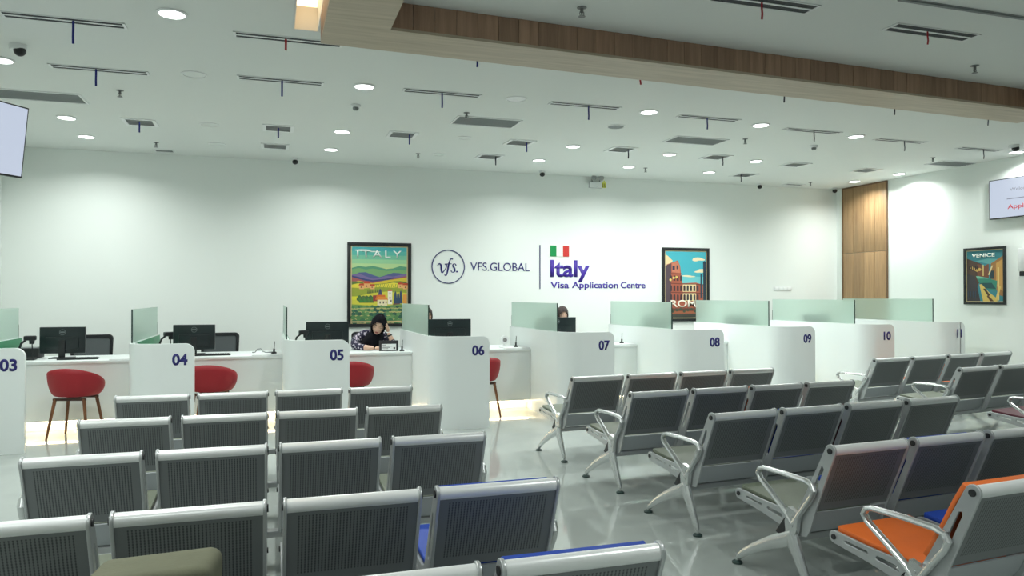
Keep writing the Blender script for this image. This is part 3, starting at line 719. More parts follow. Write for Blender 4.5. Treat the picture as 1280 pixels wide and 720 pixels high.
def paint_venice(p):
    p.rect((52, 128, 138), 0, 0, 1, 1); p.poly((92, 160, 160), [(0.25, 0.8), (0.7, 0.72), (0.9, 0.82), (0.6, 0.84)])
    p.poly((78, 58, 48), [(0, 0.0), (0, 0.86), (0.2, 0.80), (0.42, 0.74), (0.42, 0.45), (0.30, 0.30), (0.38, 0.0)])
    p.poly((120, 72, 50), [(0.30, 0.50), (0.30, 0.74), (0.5, 0.70), (0.62, 0.74), (0.62, 0.46)])
    p.poly((158, 112, 62), [(0.68, 0.45), (0.68, 0.74), (1, 0.88), (1, 0.1), (0.9, 0.12)])
    p.poly((198, 150, 78), [(0.82, 0.30), (0.82, 0.74), (1, 0.82), (1, 0.2)])
    p.poly((60, 56, 60), [(0, 0.0), (0, 0.55), (0.22, 0.5), (0.30, 0.30), (0.38, 0.0)])
    p.poly((52, 130, 110), [(0.28, 0.46), (0.5, 0.47), (0.85, 0.40), (0.82, 0.2), (0.55, 0.25), (0.36, 0.36)])
    p.poly((120, 190, 160), [(0.26, 0.50), (0.34, 0.50), (0.62, 0.44), (0.5, 0.45), (0.3, 0.45)])
    p.poly((28, 78, 80), [(0.36, 0.36), (0.7, 0.36), (0.82, 0.24), (0.5, 0.26)])
    p.poly((212, 184, 96), [(0.36, 0.33), (0.42, 0.34), (0.62, 0.18), (0.85, 0.05), (0.85, 0.0), (0.46, 0.0)])
    p.poly((70, 50, 40), [(0.46, 0.25), (0.52, 0.25), (0.66, 0.12), (0.6, 0.1)]); p.poly((92, 64, 44), [(0.56, 0.10), (0.60, 0.12), (0.76, 0.0), (0.66, 0.0)])
    p.rect((222, 196, 120), 0.86, 0.02, 0.90, 0.66); p.rect((222, 196, 120), 0.45, 0.5, 0.48, 0.72)
    p.poly((214, 186, 100), [(0.78, 0.0), (0.84, 0.0), (0.95, 0.28), (0.9, 0.3)])
    p.poly((206, 170, 90), [(0.10, 0.66), (0.3, 0.58), (0.34, 0.62), (0.14, 0.70)]); p.ell((220, 180, 90), 0.36, 0.63, 0.05, 0.03)
    for k in range(8): p.rect((40, 36, 44) if k % 2 else (44, 66, 92), 0.03 + k * 0.035, 0.05 + 0.02 * (k % 3), 0.045 + k * 0.035, 0.20)
    for k in range(5): p.rect((40, 34, 36), 0.06 + k * 0.06, 0.62, 0.09 + k * 0.06, 0.70)
    p.rect((40, 62, 70), 0.66, 0.44, 0.76, 0.6); p.poly((226, 206, 150), [(0.6, 0.52), (0.64, 0.52), (0.74, 0.7), (0.7, 0.7)])
poster('framed_poster', 'black framed ITALY poster of hills and vineyards behind the woman in the black headscarf', (1.143, YW, 1.065), 0, 0.99, 1.31, paint_italy, 'ITALY', (0.09, 0.86, 0.90, 0.955), (232, 238, 232))
poster('framed_poster', 'black framed ROME poster of a ruined arena on the white wall', (6.585, YW, 1.095), 0, 0.95, 1.305, paint_rome, 'ROME', (0.12, 0.155, 0.90, 0.265), (240, 232, 215))
poster('framed_poster', 'black framed VENICE poster of a canal on the side wall', (XR, 9.01, 1.415), -PI / 2, 0.70, 0.868, paint_venice, 'VENICE', (0.16, 0.87, 0.80, 0.945), (232, 236, 226))
t = thing('switch_plate', 'white switch plate on the wall above counter nine', 'switch', (8.919, YW, 1.648))
MB().box(0, 0.39, -0.012, -0.001, 0, 0.072, 0.003).build('plate', M_whitep, t)
for k in range(4): MB().box(0.02 + k * 0.092, 0.095 + k * 0.092, -0.018, -0.0125, 0.012, 0.060, 0.003).build('rocker', M_paper, t)
t = thing('soap_dispenser', 'small pale wall dispenser with black nozzle at the edge of the view', 'dispenser', (XR, 8.02, 1.83))
MB().box(-0.09, -0.001, -0.06, 0.05, 0.07, 0.40, 0.012).build('housing', M_whitep, t)
MB().box(-0.07, -0.005, -0.05, 0.04, 0.0, 0.069, 0.01).build('nozzle', M_black, t)

# ------------------------------------------------------------------ screens
M_scr = emit('screen_light', srgb(205, 216, 236), 0.85)
def screen(name, label, loc, rz, tilt, w_, h_, wall):
    t = thing(name, label, 'television', loc, rz)
    R = Matrix.Rotation(tilt, 4, 'X')
    MB().box(0, w_, 0.0, 0.05, -h_, 0, 0.006, M=R).build('shell', M_black, t)
    MB().box(0.012, w_ - 0.012, -0.0015, 0.0, -h_ + 0.016, -0.012, M=R).build('display', M_scr, t)
    return t, R
tv, R = screen('hanging_television', 'thin black television with blank pale screen hanging from the ceiling in the corner', (-2.44, 6.13, 3.075), math.radians(90 - 33), math.radians(7), 1.06, 0.575, False)
MB().box(0.38, 0.68, 0.052, 0.075, -0.42, -0.15, 0.004, M=R).build('bracket', M_dark, tv)
MB().tube([(0.53, 0.13, -0.28), (0.53, 0.13, HC - 3.075 - 0.001)], 0.022, 12).lathe([(0.07, -0.02), (0.07, -0.001)], 16, (0.53, 0.13, HC - 3.075)).box(0.50, 0.56, 0.07, 0.14, -0.30, -0.24, 0.004).build('ceiling_pole', M_dark, tv)
tv2, R2 = screen('wall_television', 'wall television showing red lettering on pale screen on the side wall', (XR - 0.062, 8.537, 3.272), -PI / 2, 0, 1.05, 0.585, True)
MB().box(0.3, 0.75, 0.0505, 0.061, -0.45, -0.12).build('bracket', M_dark, tv2)
text('red_lettering', 'Application', 0.60, 0.085, emit('screen_red', srgb(214, 40, 60), 0.8), tv2, (0.30, -0.0016, -0.475), 0.0008, 0.012)
text('grey_lettering', 'Welcome', 0.36, 0.045, emit('screen_grey', srgb(150, 155, 175), 0.75), tv2, (0.335, -0.0016, -0.195), 0.0008, 0.0)
MB().box(0.29, 0.90, -0.0025, -0.0016, -0.312, -0.302).build('rule_line', emit('screen_line', srgb(120, 125, 150), 0.7), tv2)

# ------------------------------------------------------------------ counters
XG = [-2.94, -1.395, 0.163, 1.77, 3.40, 5.01, 6.515, 7.97, 9.41]
XP = [-2.28, -0.741, 0.852, 2.469, 4.082, 5.655, 7.094, 8.454, 9.76]
ZP = [1.035, 1.05, 1.06, 1.075, 1.10, 1.11, 1.13, 1.145, 1.16]
ZG = [1.40, 1.405, 1.42, 1.44, 1.455, 1.465, 1.478, 1.490, 1.502]
WORDS = ['three', 'four', 'five', 'six', 'seven', 'eight', 'nine', 'ten', 'eleven']
NUM = ['03', '04', '05', '06', '07', '08', '09', '10', '11']
YF, YG0, YG1 = 8.5, 8.76, 10.6
for i in range(9):
    xg, xp, h = XG[i], XP[i], ZP[i]
    t = thing('counter_partition', 'white curved counter partition with glass screen, numbered %s in navy' % WORDS[i], 'counter', (xg, YF, 0), 0, 'numbered counter partitions')
    W_ = xp - xg; r = 0.27; th = 0.05
    path = [(0, 2.14, 0, 1)]; N = []
    outer = [((0.0, 2.14), (1, 0)), ((0.0, 1.2), (1, 0)), ((0.0, r), (1, 0))]
    for k in range(1, 9):
        a = PI / 2 * k / 8
        outer.append(((r - r * math.cos(a), r - r * math.sin(a)), (math.cos(a), math.sin(a))))
    rc = 0.09
    for k in range(0, 9):
        u_ = rc * math.sin(PI / 2 * k / 8)
        outer.append(((W_ - rc + u_, 0.0), (0, 1)))
    vs = []; fs = []
    for (p, n) in outer:
        e_ = max(0.0, p[0] - (W_ - rc)) if p[1] == 0.0 else 0.0
        zt = h - (rc - math.sqrt(max(0.0, rc * rc - e_ * e_)))
        a, b2 = (p[0], p[1]), (p[0] + n[0] * th, p[1] + n[1] * th)
        vs += [(a[0], a[1], 0), (a[0], a[1], zt), (b2[0], b2[1], zt), (b2[0], b2[1], 0)]
    n = len(outer)
    for k in range(n - 1):
        for q in range(4):
            fs.append([k * 4 + q, (k + 1) * 4 + q, (k + 1) * 4 + (q + 1) % 4, k * 4 + (q + 1) % 4])
    fs += [[0, 1, 2, 3], [(n - 1) * 4 + q for q in (3, 2, 1, 0)]]
    MB().add(vs, fs, 0, True).build('curved_panel', M_white, t)
    gl = MB().box(0.018, 0.030, YG0 - YF, YG1 - YF, h + 0.001, ZG[i]).build('glass_screen', M_frost, t)
    MB().box(0.017, 0.031, YG0 - YF - 0.006, YG0 - YF - 0.0005, h + 0.001, ZG[i]).build('edge_strip', M_glassedge, gl)
    MB().box(0.017, 0.031, YG1 - YF + 0.0005, YG1 - YF + 0.006, h + 0.001, h + 0.16).build('clamp', M_dark, gl)
    MB().box(th + 0.0005, th + 0.008, 0.42, 2.13, 0.80, h - 0.004).build('green_liner', M_greenb, t)
    if xp < 9.5: wn = 0.148
    else: wn = 0.12
    text('number', NUM[i], wn if i < 6 else wn * 0.86 if i < 8 else 0.085, 0.122, M_navy, t, (W_ - 0.065 - (wn if i < 6 else wn * 0.86 if i < 8 else 0.085), -0.0003, h - 0.225), 0.002, 0.035)

YD = 9.70
for i in range(9):
    x0 = XG[i] + 0.0605; x1 = (XG[i + 1] if i < 8 else XR) - 0.002
    zd = [0.805, 0.815, 0.82, 0.83, 0.85, 0.86, 0.865, 0.87, 0.88][i]
    t = thing('service_desk', 'white service desk of counter %s with warm light strip at its foot' % WORDS[i], 'desk', ((x0 + x1) / 2, YD, 0), 0, 'white service desks')
    h = (x1 - x0) / 2
    MB().box(-h, h, -0.02, 0.86, zd - 0.03, zd, 0.003).build('desktop', M_white, t)
    MB().box(-h, h, 0.0, 0.02, 0.125, zd - 0.031).build('front_panel', M_white, t)
    MB().box(-h, h, 0.16, 0.18, 0.0, zd - 0.031).build('toe_kick', M_white, t)
    MB().box(-h + 0.02, h - 0.02, 0.03, 0.05, 0.112, 0.1245).build('light_strip', M_led, t)
    MB().box(-h, -h + 0.02, 0.181, 0.85, 0.0, zd - 0.031).box(h - 0.02, h, 0.181, 0.85, 0.0, zd - 0.031).build('end_panel', M_white, t)
    if i != 2: MB().box(h - 0.36, h - 0.004, 0.0, 0.30, zd + 0.0002, zd + 0.012, 0.002).build('raised_ledge', M_whitep, t)
ZD = 0.82

# ------------------------------------------------------------------ waiting benches
P0, W0 = 0.567, 0.505
def arc(cx, cy, r, a0, a1, n):
    return [(cx + r * math.cos(math.radians(a0 + (a1 - a0) * k / n)), cy + r * math.sin(math.radians(a0 + (a1 - a0) * k / n))) for k in range(n + 1)]
side_outer = arc(0.0, 0.777, 0.031, 190, 20, 8) + [(0.075, 0.70), (0.195, 0.475), (0.225, 0.425), (0.28, 0.405), (0.50, 0.412), (0.69, 0.428)] + arc(0.70, 0.400, 0.028, 80, -85, 7) + [(0.50, 0.345), (0.30, 0.305), (0.22, 0.295), (0.165, 0.305), (0.14, 0.345), (0.10, 0.46)]
hole1 = [(0.045, 0.695), (0.062, 0.690), (0.150, 0.495), (0.148, 0.475), (0.128, 0.478), (0.042, 0.675)]
hole2 = [(0.335, 0.352), (0.345, 0.378), (0.455, 0.390), (0.465, 0.378), (0.455, 0.368)]
hole3 = [(0.50, 0.376), (0.505, 0.393), (0.63, 0.404), (0.64, 0.395), (0.63, 0.388)]
sme = curve_mesh('side_frame', [side_outer, hole1, hole2, hole3], 0.004, 0.0025)
sme.transform(Matrix(((0, 0, 1, 0), (1, 0, 0, 0), (0, 1, 0, 0), (0, 0, 0, 1))))
sme.materials.clear(); sme.materials.append(M_frame)
def bent_sheet(prof, x0, x1, th, mi=0):
    """profile of (y,z) swept across x with thickness behind"""
    n = len(prof); up_ = []; lo = []
    for i, (y, z) in enumerate(prof):
        a, b2 = prof[max(0, i - 1)], prof[min(n - 1, i + 1)]
        l = math.hypot(b2[0] - a[0], b2[1] - a[1]); ny, nz = -(b2[1] - a[1]) / l, (b2[0] - a[0]) / l
        up_.append((y, z)); lo.append((y - ny * th, z - nz * th))
    return up_ + lo[::-1]
backp = [(-0.021, 0.765), (0.006, 0.70), (0.038, 0.62), (0.073, 0.54), (0.101, 0.480), (0.111, 0.452)]
back_me = MB().prism(bent_sheet(backp, 0, 0, -0.008), 0.0085, W0 - 0.0085, 'X').mesh('backrest', M_perf)
apr = [(0.118, 0.438), (0.135, 0.405), (0.155, 0.355), (0.185, 0.318)]
apron_me = MB().prism(bent_sheet(apr, 0, 0, -0.007), 0.012, W0 - 0.012, 'X').mesh('rear_apron', M_apron)
seatp = [(0.20, 0.395), (0.30, 0.388), (0.50, 0.402), (0.69, 0.421)]
seat_me = MB().prism(bent_sheet(seatp, 0, 0, 0.010), 0.012, W0 - 0.012, 'X').mesh('seat', M_perf)
def roll(y, z, r):
    b_ = MB()
    b_.tube([(0.008, y, z), (W0 - 0.008, y, z)], r, 16, 0, up=Vector((0, 0, 1)))
    for x in (0.004, W0 - 0.004):
        b_.tube([(x - 0.0125, y, z), (x + 0.0125, y, z)], r * 0.55, 12, 1, up=Vector((0, 0, 1)))
    return b_
top_me = roll(0.0, 0.777, 0.027).mesh('top_roll', [M_roll, M_dark])
front_me = roll(0.70, 0.400, 0.023).mesh('front_roll', [M_roll, M_dark])
def pad_mesh(name, prof, th):
    b_ = MB(); pr = bent_sheet(prof, 0, 0, -th)
    bm = bmesh.new()
    n = len(pr); vs = [bm.verts.new((x, p[0], p[1])) for x in (0.018, W0 - 0.018) for p in pr]
    bm.faces.new(vs[:n][::-1]); bm.faces.new(vs[n:])
    for i in range(n): bm.faces.new((vs[i], vs[(i + 1) % n], vs[n + (i + 1) % n], vs[n + i]))
    bmesh.ops.recalc_face_normals(bm, faces=bm.faces)
    bmesh.ops.bevel(bm, geom=[e for e in bm.edges if abs(e.verts[0].co.x - e.verts[1].co.x) < 1e-5], offset=0.006, segments=2, profile=0.5, affect='EDGES')
    me = bpy.data.meshes.new(name); bm.to_mesh(me); bm.free()
    for p in me.polygons: p.use_smooth = True
    try: me.set_sharp_from_angle(angle=math.radians(40))
    except Exception: pass
    return me
def pads(m, dz=0.0):
    a = pad_mesh('seat_pad', [(0.205, 0.398), (0.30, 0.391), (0.50, 0.405), (0.66, 0.420), (0.70, 0.425)], 0.026)
    b_ = pad_mesh('back_pad', [(0.222, 0.452), (0.200, 0.49), (0.138, 0.605), (0.082, 0.72), (0.045 - dz * 0.4, 0.781 + dz)], -0.022)
    for me in (a, b_): me.materials.append(m)
    return a, b_
PADS = {k: pads(m) for k, m in (('olive', M_olive), ('orange', M_orange), ('blue', M_blue), ('maroon', M_maroon))}
PADS['orange tall'] = pads(M_orange, 0.009); PADS['blue tall'] = pads(M_blue, 0.001)
def oval_tube_loop():
    pts = [(0.235, 0.355), (0.29, 0.405), (0.40, 0.48), (0.485, 0.535), (0.505, 0.565), (0.490, 0.592), (0.455, 0.602), (0.30, 0.604), (0.15, 0.600), (0.105, 0.588), (0.090, 0.560), (0.105, 0.525), (0.17, 0.44), (0.235, 0.355)]
    return MB().tube([(0, y, z) for y, z in pts], 0.0145, 10, 0, flat=(1.3, 0.95))
arm_me = oval_tube_loop().mesh('armrest', M_chrome)
def leg_meshes():
    a = MB().tube([(0, 0.235, 0.295), (0, 0.30, 0.255), (0, 0.40, 0.210), (0, 0.53, 0.142), (0, 0.63, 0.080), (0, 0.685, 0.035)], [0.030, 0.036, 0.031, 0.025, 0.020, 0.015], 10, flat=(0.75, 1.15))
    a.tube([(0, 0.69, 0.055), (0, 0.69, 0.014)], 0.010, 10)
    f1 = a.mesh('front_leg', M_chrome)
    b_ = MB().tube([(0, 0.245, 0.30), (0, 0.225, 0.24), (0, 0.18, 0.16), (0, 0.13, 0.07), (0, 0.115, 0.040)], [0.032, 0.037, 0.029, 0.022, 0.015], 10, flat=(0.75, 1.15))
    b_.tube([(0, 0.115, 0.05), (0, 0.115, 0.014)], 0.010, 10)
    f2 = b_.mesh('rear_leg', M_chrome)
    pr = [(0.0, 0.0), (0.030, 0.0), (0.031, 0.010), (0.020, 0.018), (0.0, 0.019)]
    p1 = MB().lathe(pr, 16, (0, 0.69, 0)).mesh('foot', M_foot); p2 = MB().lathe(pr, 16, (0, 0.115, 0)).mesh('foot', M_foot)
    hub = MB().prism([(0.19, 0.42), (0.26, 0.44), (0.285, 0.36), (0.275, 0.27), (0.225, 0.27), (0.20, 0.33)], -0.014, 0.014, 'X')
    for z in (0.395, 0.345): hub.tube([(-0.018, 0.235, z), (0.018, 0.235, z)], 0.008, 10)
    h_ = hub.mesh('bracket', M_chrome)
    tri = MB().prism([(0.287, 0.375), (0.355, 0.285), (0.287, 0.262)], -0.013, 0.013, 'X').mesh('hub_cover', M_dark)
    return f1, f2, p1, p2, h_, tri
LEG = leg_meshes()
LEN = 3 * P0 + W0
beam_me = MB().box(-0.01, LEN + 0.01, 0.225, 0.285, 0.262, 0.297, 0.006).mesh('support_beam', M_frame)
def bench(loc, rz, label, colours, sx=1.0, seats=4):
    t = thing('waiting_bench', label, 'bench', loc, rz, 'four-seat waiting benches')
    t.scale = (sx, 1, 1)
    link('support_beam', beam_me, t)
    for j in range(4):
        off = (j * P0, 0, 0)
        bk = link('backrest', back_me, t, off); link('top_roll', top_me, bk)
        link('rear_apron', apron_me, t, off)
        st = link('seat', seat_me, t, off); link('front_roll', front_me, st)
        link('side_frame', sme, t, (j * P0 + 0.004, 0, 0)); link('side_frame', sme, t, (j * P0 + W0 - 0.004, 0, 0))
        a, b_ = PADS[colours[j]]; cp = colours[j].split()[0]
        link('seat_pad', a, st, label=cp + ' seat pad')
        if cp != 'olive': link('back_pad', b_, bk, label=cp + ' back pad')
    for x in (-0.022, LEN + 0.022):
        link('armrest', arm_me, t, (x, 0, 0))
        for nm, me in zip(('front_leg', 'rear_leg'), LEG[:2]):
            lg = link(nm, me, t, (x, 0, 0))
            link('foot', LEG[2] if nm == 'front_leg' else LEG[3], lg)
        br = link('bracket', LEG[4], t, (x, 0, 0)); link('hub_cover', LEG[5], br)
    return t
O4 = ['olive'] * 4
bench((-1.08, 2.03, 0), 0, 'grey perforated bench with blue aisle seat, partly out of view with olive bag on it', ['olive', 'olive', 'olive', 'blue tall'])
bench((-1.08, 2.885, 0), 0, 'grey perforated bench with a blue padded aisle seat, wholly in view except its end', ['olive', 'olive', 'olive', 'blue tall'])
bench((-1.08, 3.98, 0), 0, 'grey perforated bench third from the counters in the block with the olive bag', O4)
bench((-1.08, 5.075, 0), 0, 'grey perforated bench second from the counters in the block with the olive bag', O4)
bench((-1.08, 6.20, 0), 0, 'grey perforated bench closest to counters four to six', O4)
D = math.radians
bench((2.65, 6.41, 0), D(4.4), 'steel bench closest to counter seven in the middle block', O4, 0.595 / P0)
bench((2.657, 5.255, 0), D(4.2), 'steel bench with an orange pad edge showing on its third seat in the middle block', ['olive', 'olive', 'orange', 'olive'], 0.583 / P0)
bench((2.665, 4.147, 0), D(4.8), 'steel bench with blue second and maroon third seat in the middle block', ['olive', 'blue', 'maroon', 'olive'], 0.572 / P0)
bench((2.655, 3.075, 0), D(3.8), 'steel bench in front of the orange-padded one, blue pad edge on its second seat', ['olive', 'blue', 'olive', 'olive'], 0.562 / P0)
bench((2.626, 2.255, 0), D(4.6), 'steel bench with bright orange padded end seat', ['orange tall', 'blue', 'olive', 'olive'], 0.575 / P0)
bench((6.827, 7.165, 0), D(8.5), 'steel bench closest to counter ten by the side wall', ['olive', 'olive', 'orange', 'olive'], 0.685 / P0)
bench((6.795, 5.985, 0), D(8.5), 'steel bench second from counter ten by the side wall', O4, 0.695 / P0)
bench((6.72, 4.80, 0), D(8.5), 'steel bench with maroon end seat cut by the edge of the view', ['maroon', 'olive', 'olive', 'olive'], 0.69 / P0)

# ------------------------------------------------------------------ olive bag
t = thing('canvas_bag', 'olive canvas bag standing on a bench seat', 'bag', (-0.315, 2.42, 0.431), -0.13)
b_ = MB().box(-0.165, 0.165, -0.10, 0.10, 0.0, 0.342, 0.03, seg=4)
for v in b_.v:
    v.z += 0.016 * math.sin(v.x * 14 + 1) * (v.z > 0.28) + 0.012 * (v.x + 0.165) * (v.z > 0.28); v.x *= 1 + 0.08 * math.sin(v.z * 8)
b_.build('bag_body', M_bag, t)
MB().tube([(-0.05, 0.112, 0.30), (-0.05, 0.135, 0.26), (-0.05, 0.135, 0.14), (-0.05, 0.112, 0.09)], 0.014, 8, flat=(1.5, 0.4)).build('strap', M_bag, t)
MB().box(-0.13, 0.13, -0.114, -0.10, 0.04, 0.22, 0.006).build('front_pocket', M_bag, t)

# ------------------------------------------------------------------ red armchairs
def shell_mesh():
    n, m = 40, 12; vs = []; fs = []
    for j in range(m + 1):
        t_ = j / m
        for k in range(n):
            th = 2 * PI * k / n                       # th=0 at the back (-y)
            cb = math.cos(th); back = (cb + 1) / 2
            zr = 0.455 + 0.315 * (back ** 0.75) if cb < 0.0 else 0.455 + 0.315 * (0.5 ** 0.75 + (1 - 0.5 ** 0.75) * cb ** 0.9)
            rx, ry = 0.285, 0.255
            if t_ < 0.45:
                q = t_ / 0.45; rr = 0.72 * q; z = 0.445 + 0.012 * q * q
            else:
                q = (t_ - 0.45) / 0.55; rr = 0.72 + 0.28 * math.sin(q * PI / 2); z = 0.457 + (zr - 0.457) * (1 - math.cos(q * PI / 2)) ** 0.85
                if z > 0.68: rr -= 0.10 * (z - 0.68)
            vs.append((math.sin(th) * rx * rr, -math.cos(th) * ry * rr, z))
    for j in range(m):
        for k in range(n): fs.append([j * n + k, j * n + (k + 1) % n, (j + 1) * n + (k + 1) % n, (j + 1) * n + k])
    b_ = MB().add(vs, fs, 0, True)
    me = b_.mesh('shell', M_red)
    bm = bmesh.new(); bm.from_mesh(me)
    bmesh.ops.solidify(bm, geom=list(bm.faces), thickness=0.014)
    bm.to_mesh(me); bm.free()
    for p in me.polygons: p.use_smooth = True
    return me
shell_me = shell_mesh()
legs_me = [MB().tube([(sx * 0.15, sy * 0.14, 0.435), (sx * 0.212, sy * 0.20, 0.0)], [0.019, 0.011], 10).mesh('leg', M_legwood) for sx in (-1, 1) for sy in (-1, 1)]
sub_me = MB().box(-0.17, 0.17, -0.155, -0.125, 0.415, 0.443, 0.004).box(-0.17, 0.17, 0.125, 0.155, 0.415, 0.443, 0.004).box(-0.02, 0.02, -0.125, 0.125, 0.42, 0.443).mesh('underframe', mat('dark_underframe', (0.05, 0.02, 0.01, 1), 0.5))
ch = thing('red_armchair', 'red shell armchair on four wooden legs at counter three, wholly in view', 'chair', (-2.01, 9.33, 0), D(-14), 'red shell armchairs')
link('shell', shell_me, ch); link('underframe', sub_me, ch)
for me in legs_me: link('leg', me, ch)
dup(ch, (-0.63, 9.32, 0), D(-8), 'red shell armchair beside the panel numbered four')
dup(ch, (0.945, 9.32, 0), D(-5), 'red shell armchair beside the panel numbered five')
dup(ch, (2.575, 9.36, 0), D(10), 'red shell armchair beside the panel numbered six, one wooden leg showing')

# ------------------------------------------------------------------ office chairs
def office_chair():
    t = thing('office_chair', 'black office chair with grey mesh back behind the screen at counter three', 'chair', (-2.21, 10.98, 0), D(6), 'mesh office chairs')
    ou = arc(0.20, 0.98, 0.05, 0, 90, 4) + arc(-0.20, 0.98, 0.05, 90, 180, 4) + [(-0.235, 0.62)] + arc(-0.18, 0.56, 0.05, 180, 270, 3) + arc(0.18, 0.56, 0.05, 270, 360, 3) + [(0.235, 0.62)]
    inn = [(x * 0.87, (z - 0.77) * 0.87 + 0.77) for x, z in ou]
    me = curve_mesh('back_frame', [ou, inn], 0.012, 0.004); me.materials.clear(); me.materials.append(M_black)
    link('back_frame', me, t, (0, 0.22, 0), (PI / 2, 0, 0))
    MB().prism(inn, 0.215, 0.222, 'Y').build('back_mesh', M_mesh, t)
    MB().box(-0.24, 0.24, -0.26, 0.20, 0.43, 0.50, 0.03, seg=3).build('seat', M_black, t)
    MB().tube([(0, 0.10, 0.42), (0, 0.235, 0.44), (0, 0.25, 0.60)], 0.022, 8, flat=(1.6, 0.6)).build('back_bracket', M_black, t)
    MB().lathe([(0.04, 0.43), (0.04, 0.38), (0.027, 0.37), (0.027, 0.11)], 14).build('gas_post', M_dark, t)
    ba = MB()
    for k in range(5):
        a = 2 * PI * k / 5 + 0.3
        ba.tube([(0, 0, 0.11), (0.28 * math.cos(a), 0.28 * math.sin(a), 0.075)], [0.026, 0.016], 8)
    bs = ba.build('star_base', M_black, t)
    for k in range(5):
        a = 2 * PI * k / 5 + 0.3; x, y = 0.28 * math.cos(a), 0.28 * math.sin(a)
        MB().tube([(x - 0.02, y, 0.028), (x + 0.02, y, 0.028)], 0.028, 12).build('caster', M_dark, bs)
    for s in (-1, 1):
        MB().tube([(s * 0.23, 0.12, 0.46), (s * 0.275, 0.10, 0.50), (s * 0.275, 0.06, 0.63)], 0.014, 8).box(s * 0.275 - 0.035, s * 0.275 + 0.035, -0.12, 0.13, 0.63, 0.66, 0.01).build('armrest', M_black, t)
    return t
oc = office_chair()
dup(oc, (-0.63, 11.02, 0), D(5), 'black office chair with grey mesh back behind the screen at counter four')

# ------------------------------------------------------------------ desk equipment
def monitor_parts(t, w_, h_, zb):
    sh = MB().box(-w_ / 2, w_ / 2, -0.022, 0.022, zb, zb + h_, 0.008).box(-w_ * 0.36, w_ * 0.36, -0.036, -0.02, zb + 0.05, zb + h_ * 0.62, 0.007)
    sc = sh.build('screen_shell', M_blacks, t)
    MB().box(-w_ / 2 + 0.012, w_ / 2 - 0.012, 0.0222, 0.0235, zb + 0.014, zb + h_ - 0.012).build('display', emit('monitor_glow', (0.5, 0.6, 0.7, 1), 0.35), sc)
    lg = [[(0.034 * math.cos(2 * PI * k / 24), 0.034 * math.sin(2 * PI * k / 24)) for k in range(24)], [(0.029 * math.cos(2 * PI * k / 24), 0.029 * math.sin(2 * PI * k / 24)) for k in range(24)]]
    me = curve_mesh('emblem', lg, 0.0006); me.materials.clear(); me.materials.append(mat('emblem_grey', (0.16, 0.19, 0.19, 1), 0.4))
    e_ = link('emblem', me, sc, (0, -0.0228, zb + h_ - 0.062), (PI / 2, 0, 0))
    MB().box(-0.024, 0.024, -0.024, -0.0222, zb + h_ - 0.070, zb + h_ - 0.054).build('emblem_bar', mat('emblem_grey', (0.16, 0.19, 0.19, 1), 0.4), sc)
    MB().box(-0.035, 0.035, -0.055, -0.037, 0.008, zb + 0.16, 0.005).build('stand_neck', M_black, t)
    MB().box(-0.12, 0.12, -0.13, 0.08, 0.0, 0.010, 0.004).build('stand_base', M_black, t)
def monitor(x, y, zd, rz, label, w_=0.49, h_=0.315, zb=0.055):
    t = thing('computer_monitor', label, 'monitor', (x, y, zd), rz, 'monitors on the service desks')
    monitor_parts(t, w_, h_, zb); return t
monitor(-2.34, 10.2, 0.806, D(-3), 'black monitor seen from behind on the desk of counter three')
monitor(-0.89, 10.2, 0.816, D(-3), 'black monitor seen from behind on the desk of counter four')
monitor(0.735, 10.2, 0.821, 0, 'black monitor beside the woman in the black headscarf at counter five', 0.55, 0.33)
monitor(2.385, 10.2, 0.831, 0, 'black monitor with round emblem behind the panel numbered six', 0.60, 0.34)
monitor(3.98, 10.2, 0.851, 0, 'black monitor half hidden by the glass screen of counter seven', 0.58, 0.33)
for i, x in ((5, 5.62), (6, 7.06), (7, 8.52)):
    monitor(x, 10.2, [0.861, 0.866, 0.871][i - 5], 0, 'monitor seen as a dark blur through the frosted screen of counter ' + WORDS[i], 0.50, 0.32)
def keyboard(x, y, z, label):
    t = thing('keyboard', label, 'keyboard', (x, y, z), D(3))
    MB().box(-0.21, 0.21, -0.065, 0.065, 0.0, 0.016, 0.004).build('case', M_black, t)
    k_ = MB()
    for r_ in range(4):
        for q in range(14): k_.box(-0.195 + q * 0.028, -0.195 + q * 0.028 + 0.023, -0.052 + r_ * 0.027, -0.03 + r_ * 0.027, 0.0161, 0.021)
    o = k_.build('keys', M_dark, t); o['kind'] = 'stuff'
keyboard(-2.12, 9.93, 0.806, 'flat black keyboard in front of the monitor at counter three')
keyboard(-0.66, 9.93, 0.816, 'flat black keyboard in front of the monitor at counter four')
def doc_camera(x, y, z, rz, label):
    t = thing('document_camera', label, 'camera', (x, y, z), rz)
    MB().box(-0.09, 0.09, -0.06, 0.06, 0.0, 0.022, 0.008).build('base', M_black, t)
    MB().tube([(-0.05, 0, 0.02), (-0.085, 0, 0.11), (-0.06, 0, 0.19), (0.0, -0.01, 0.24)], [0.016, 0.014, 0.012, 0.012], 8, up=Vector((0, 1, 0))).tube([(0.055, 0, 0.02), (0.05, 0, 0.20)], 0.006, 8).build('arm', M_black, t)
    MB().box(-0.03, 0.09, -0.04, 0.04, 0.225, 0.28, 0.015).lathe([(0.0, 0), (0.026, 0), (0.03, 0.045), (0, 0.05)], 14, (0.05, -0.01, 0.185)).build('head', M_black, t)
doc_camera(-2.66, 10.0, 0.806, 0, 'black document camera on a bent arm at counter three')
doc_camera(-1.22, 10.28, 0.816, 0.4, 'black document camera peeking over the panel numbered four')
doc_camera(0.40, 10.12, 0.821, 0.2, 'black desk device peeking over the panel numbered five')
t = thing('card_printer', 'low dark box printer beside the glass screen at counter three', 'printer', (-2.745, 10.33, 0.806))
MB().box(-0.12, 0.15, -0.13, 0.13, 0.0, 0.12, 0.012).build('case', M_dark, t)
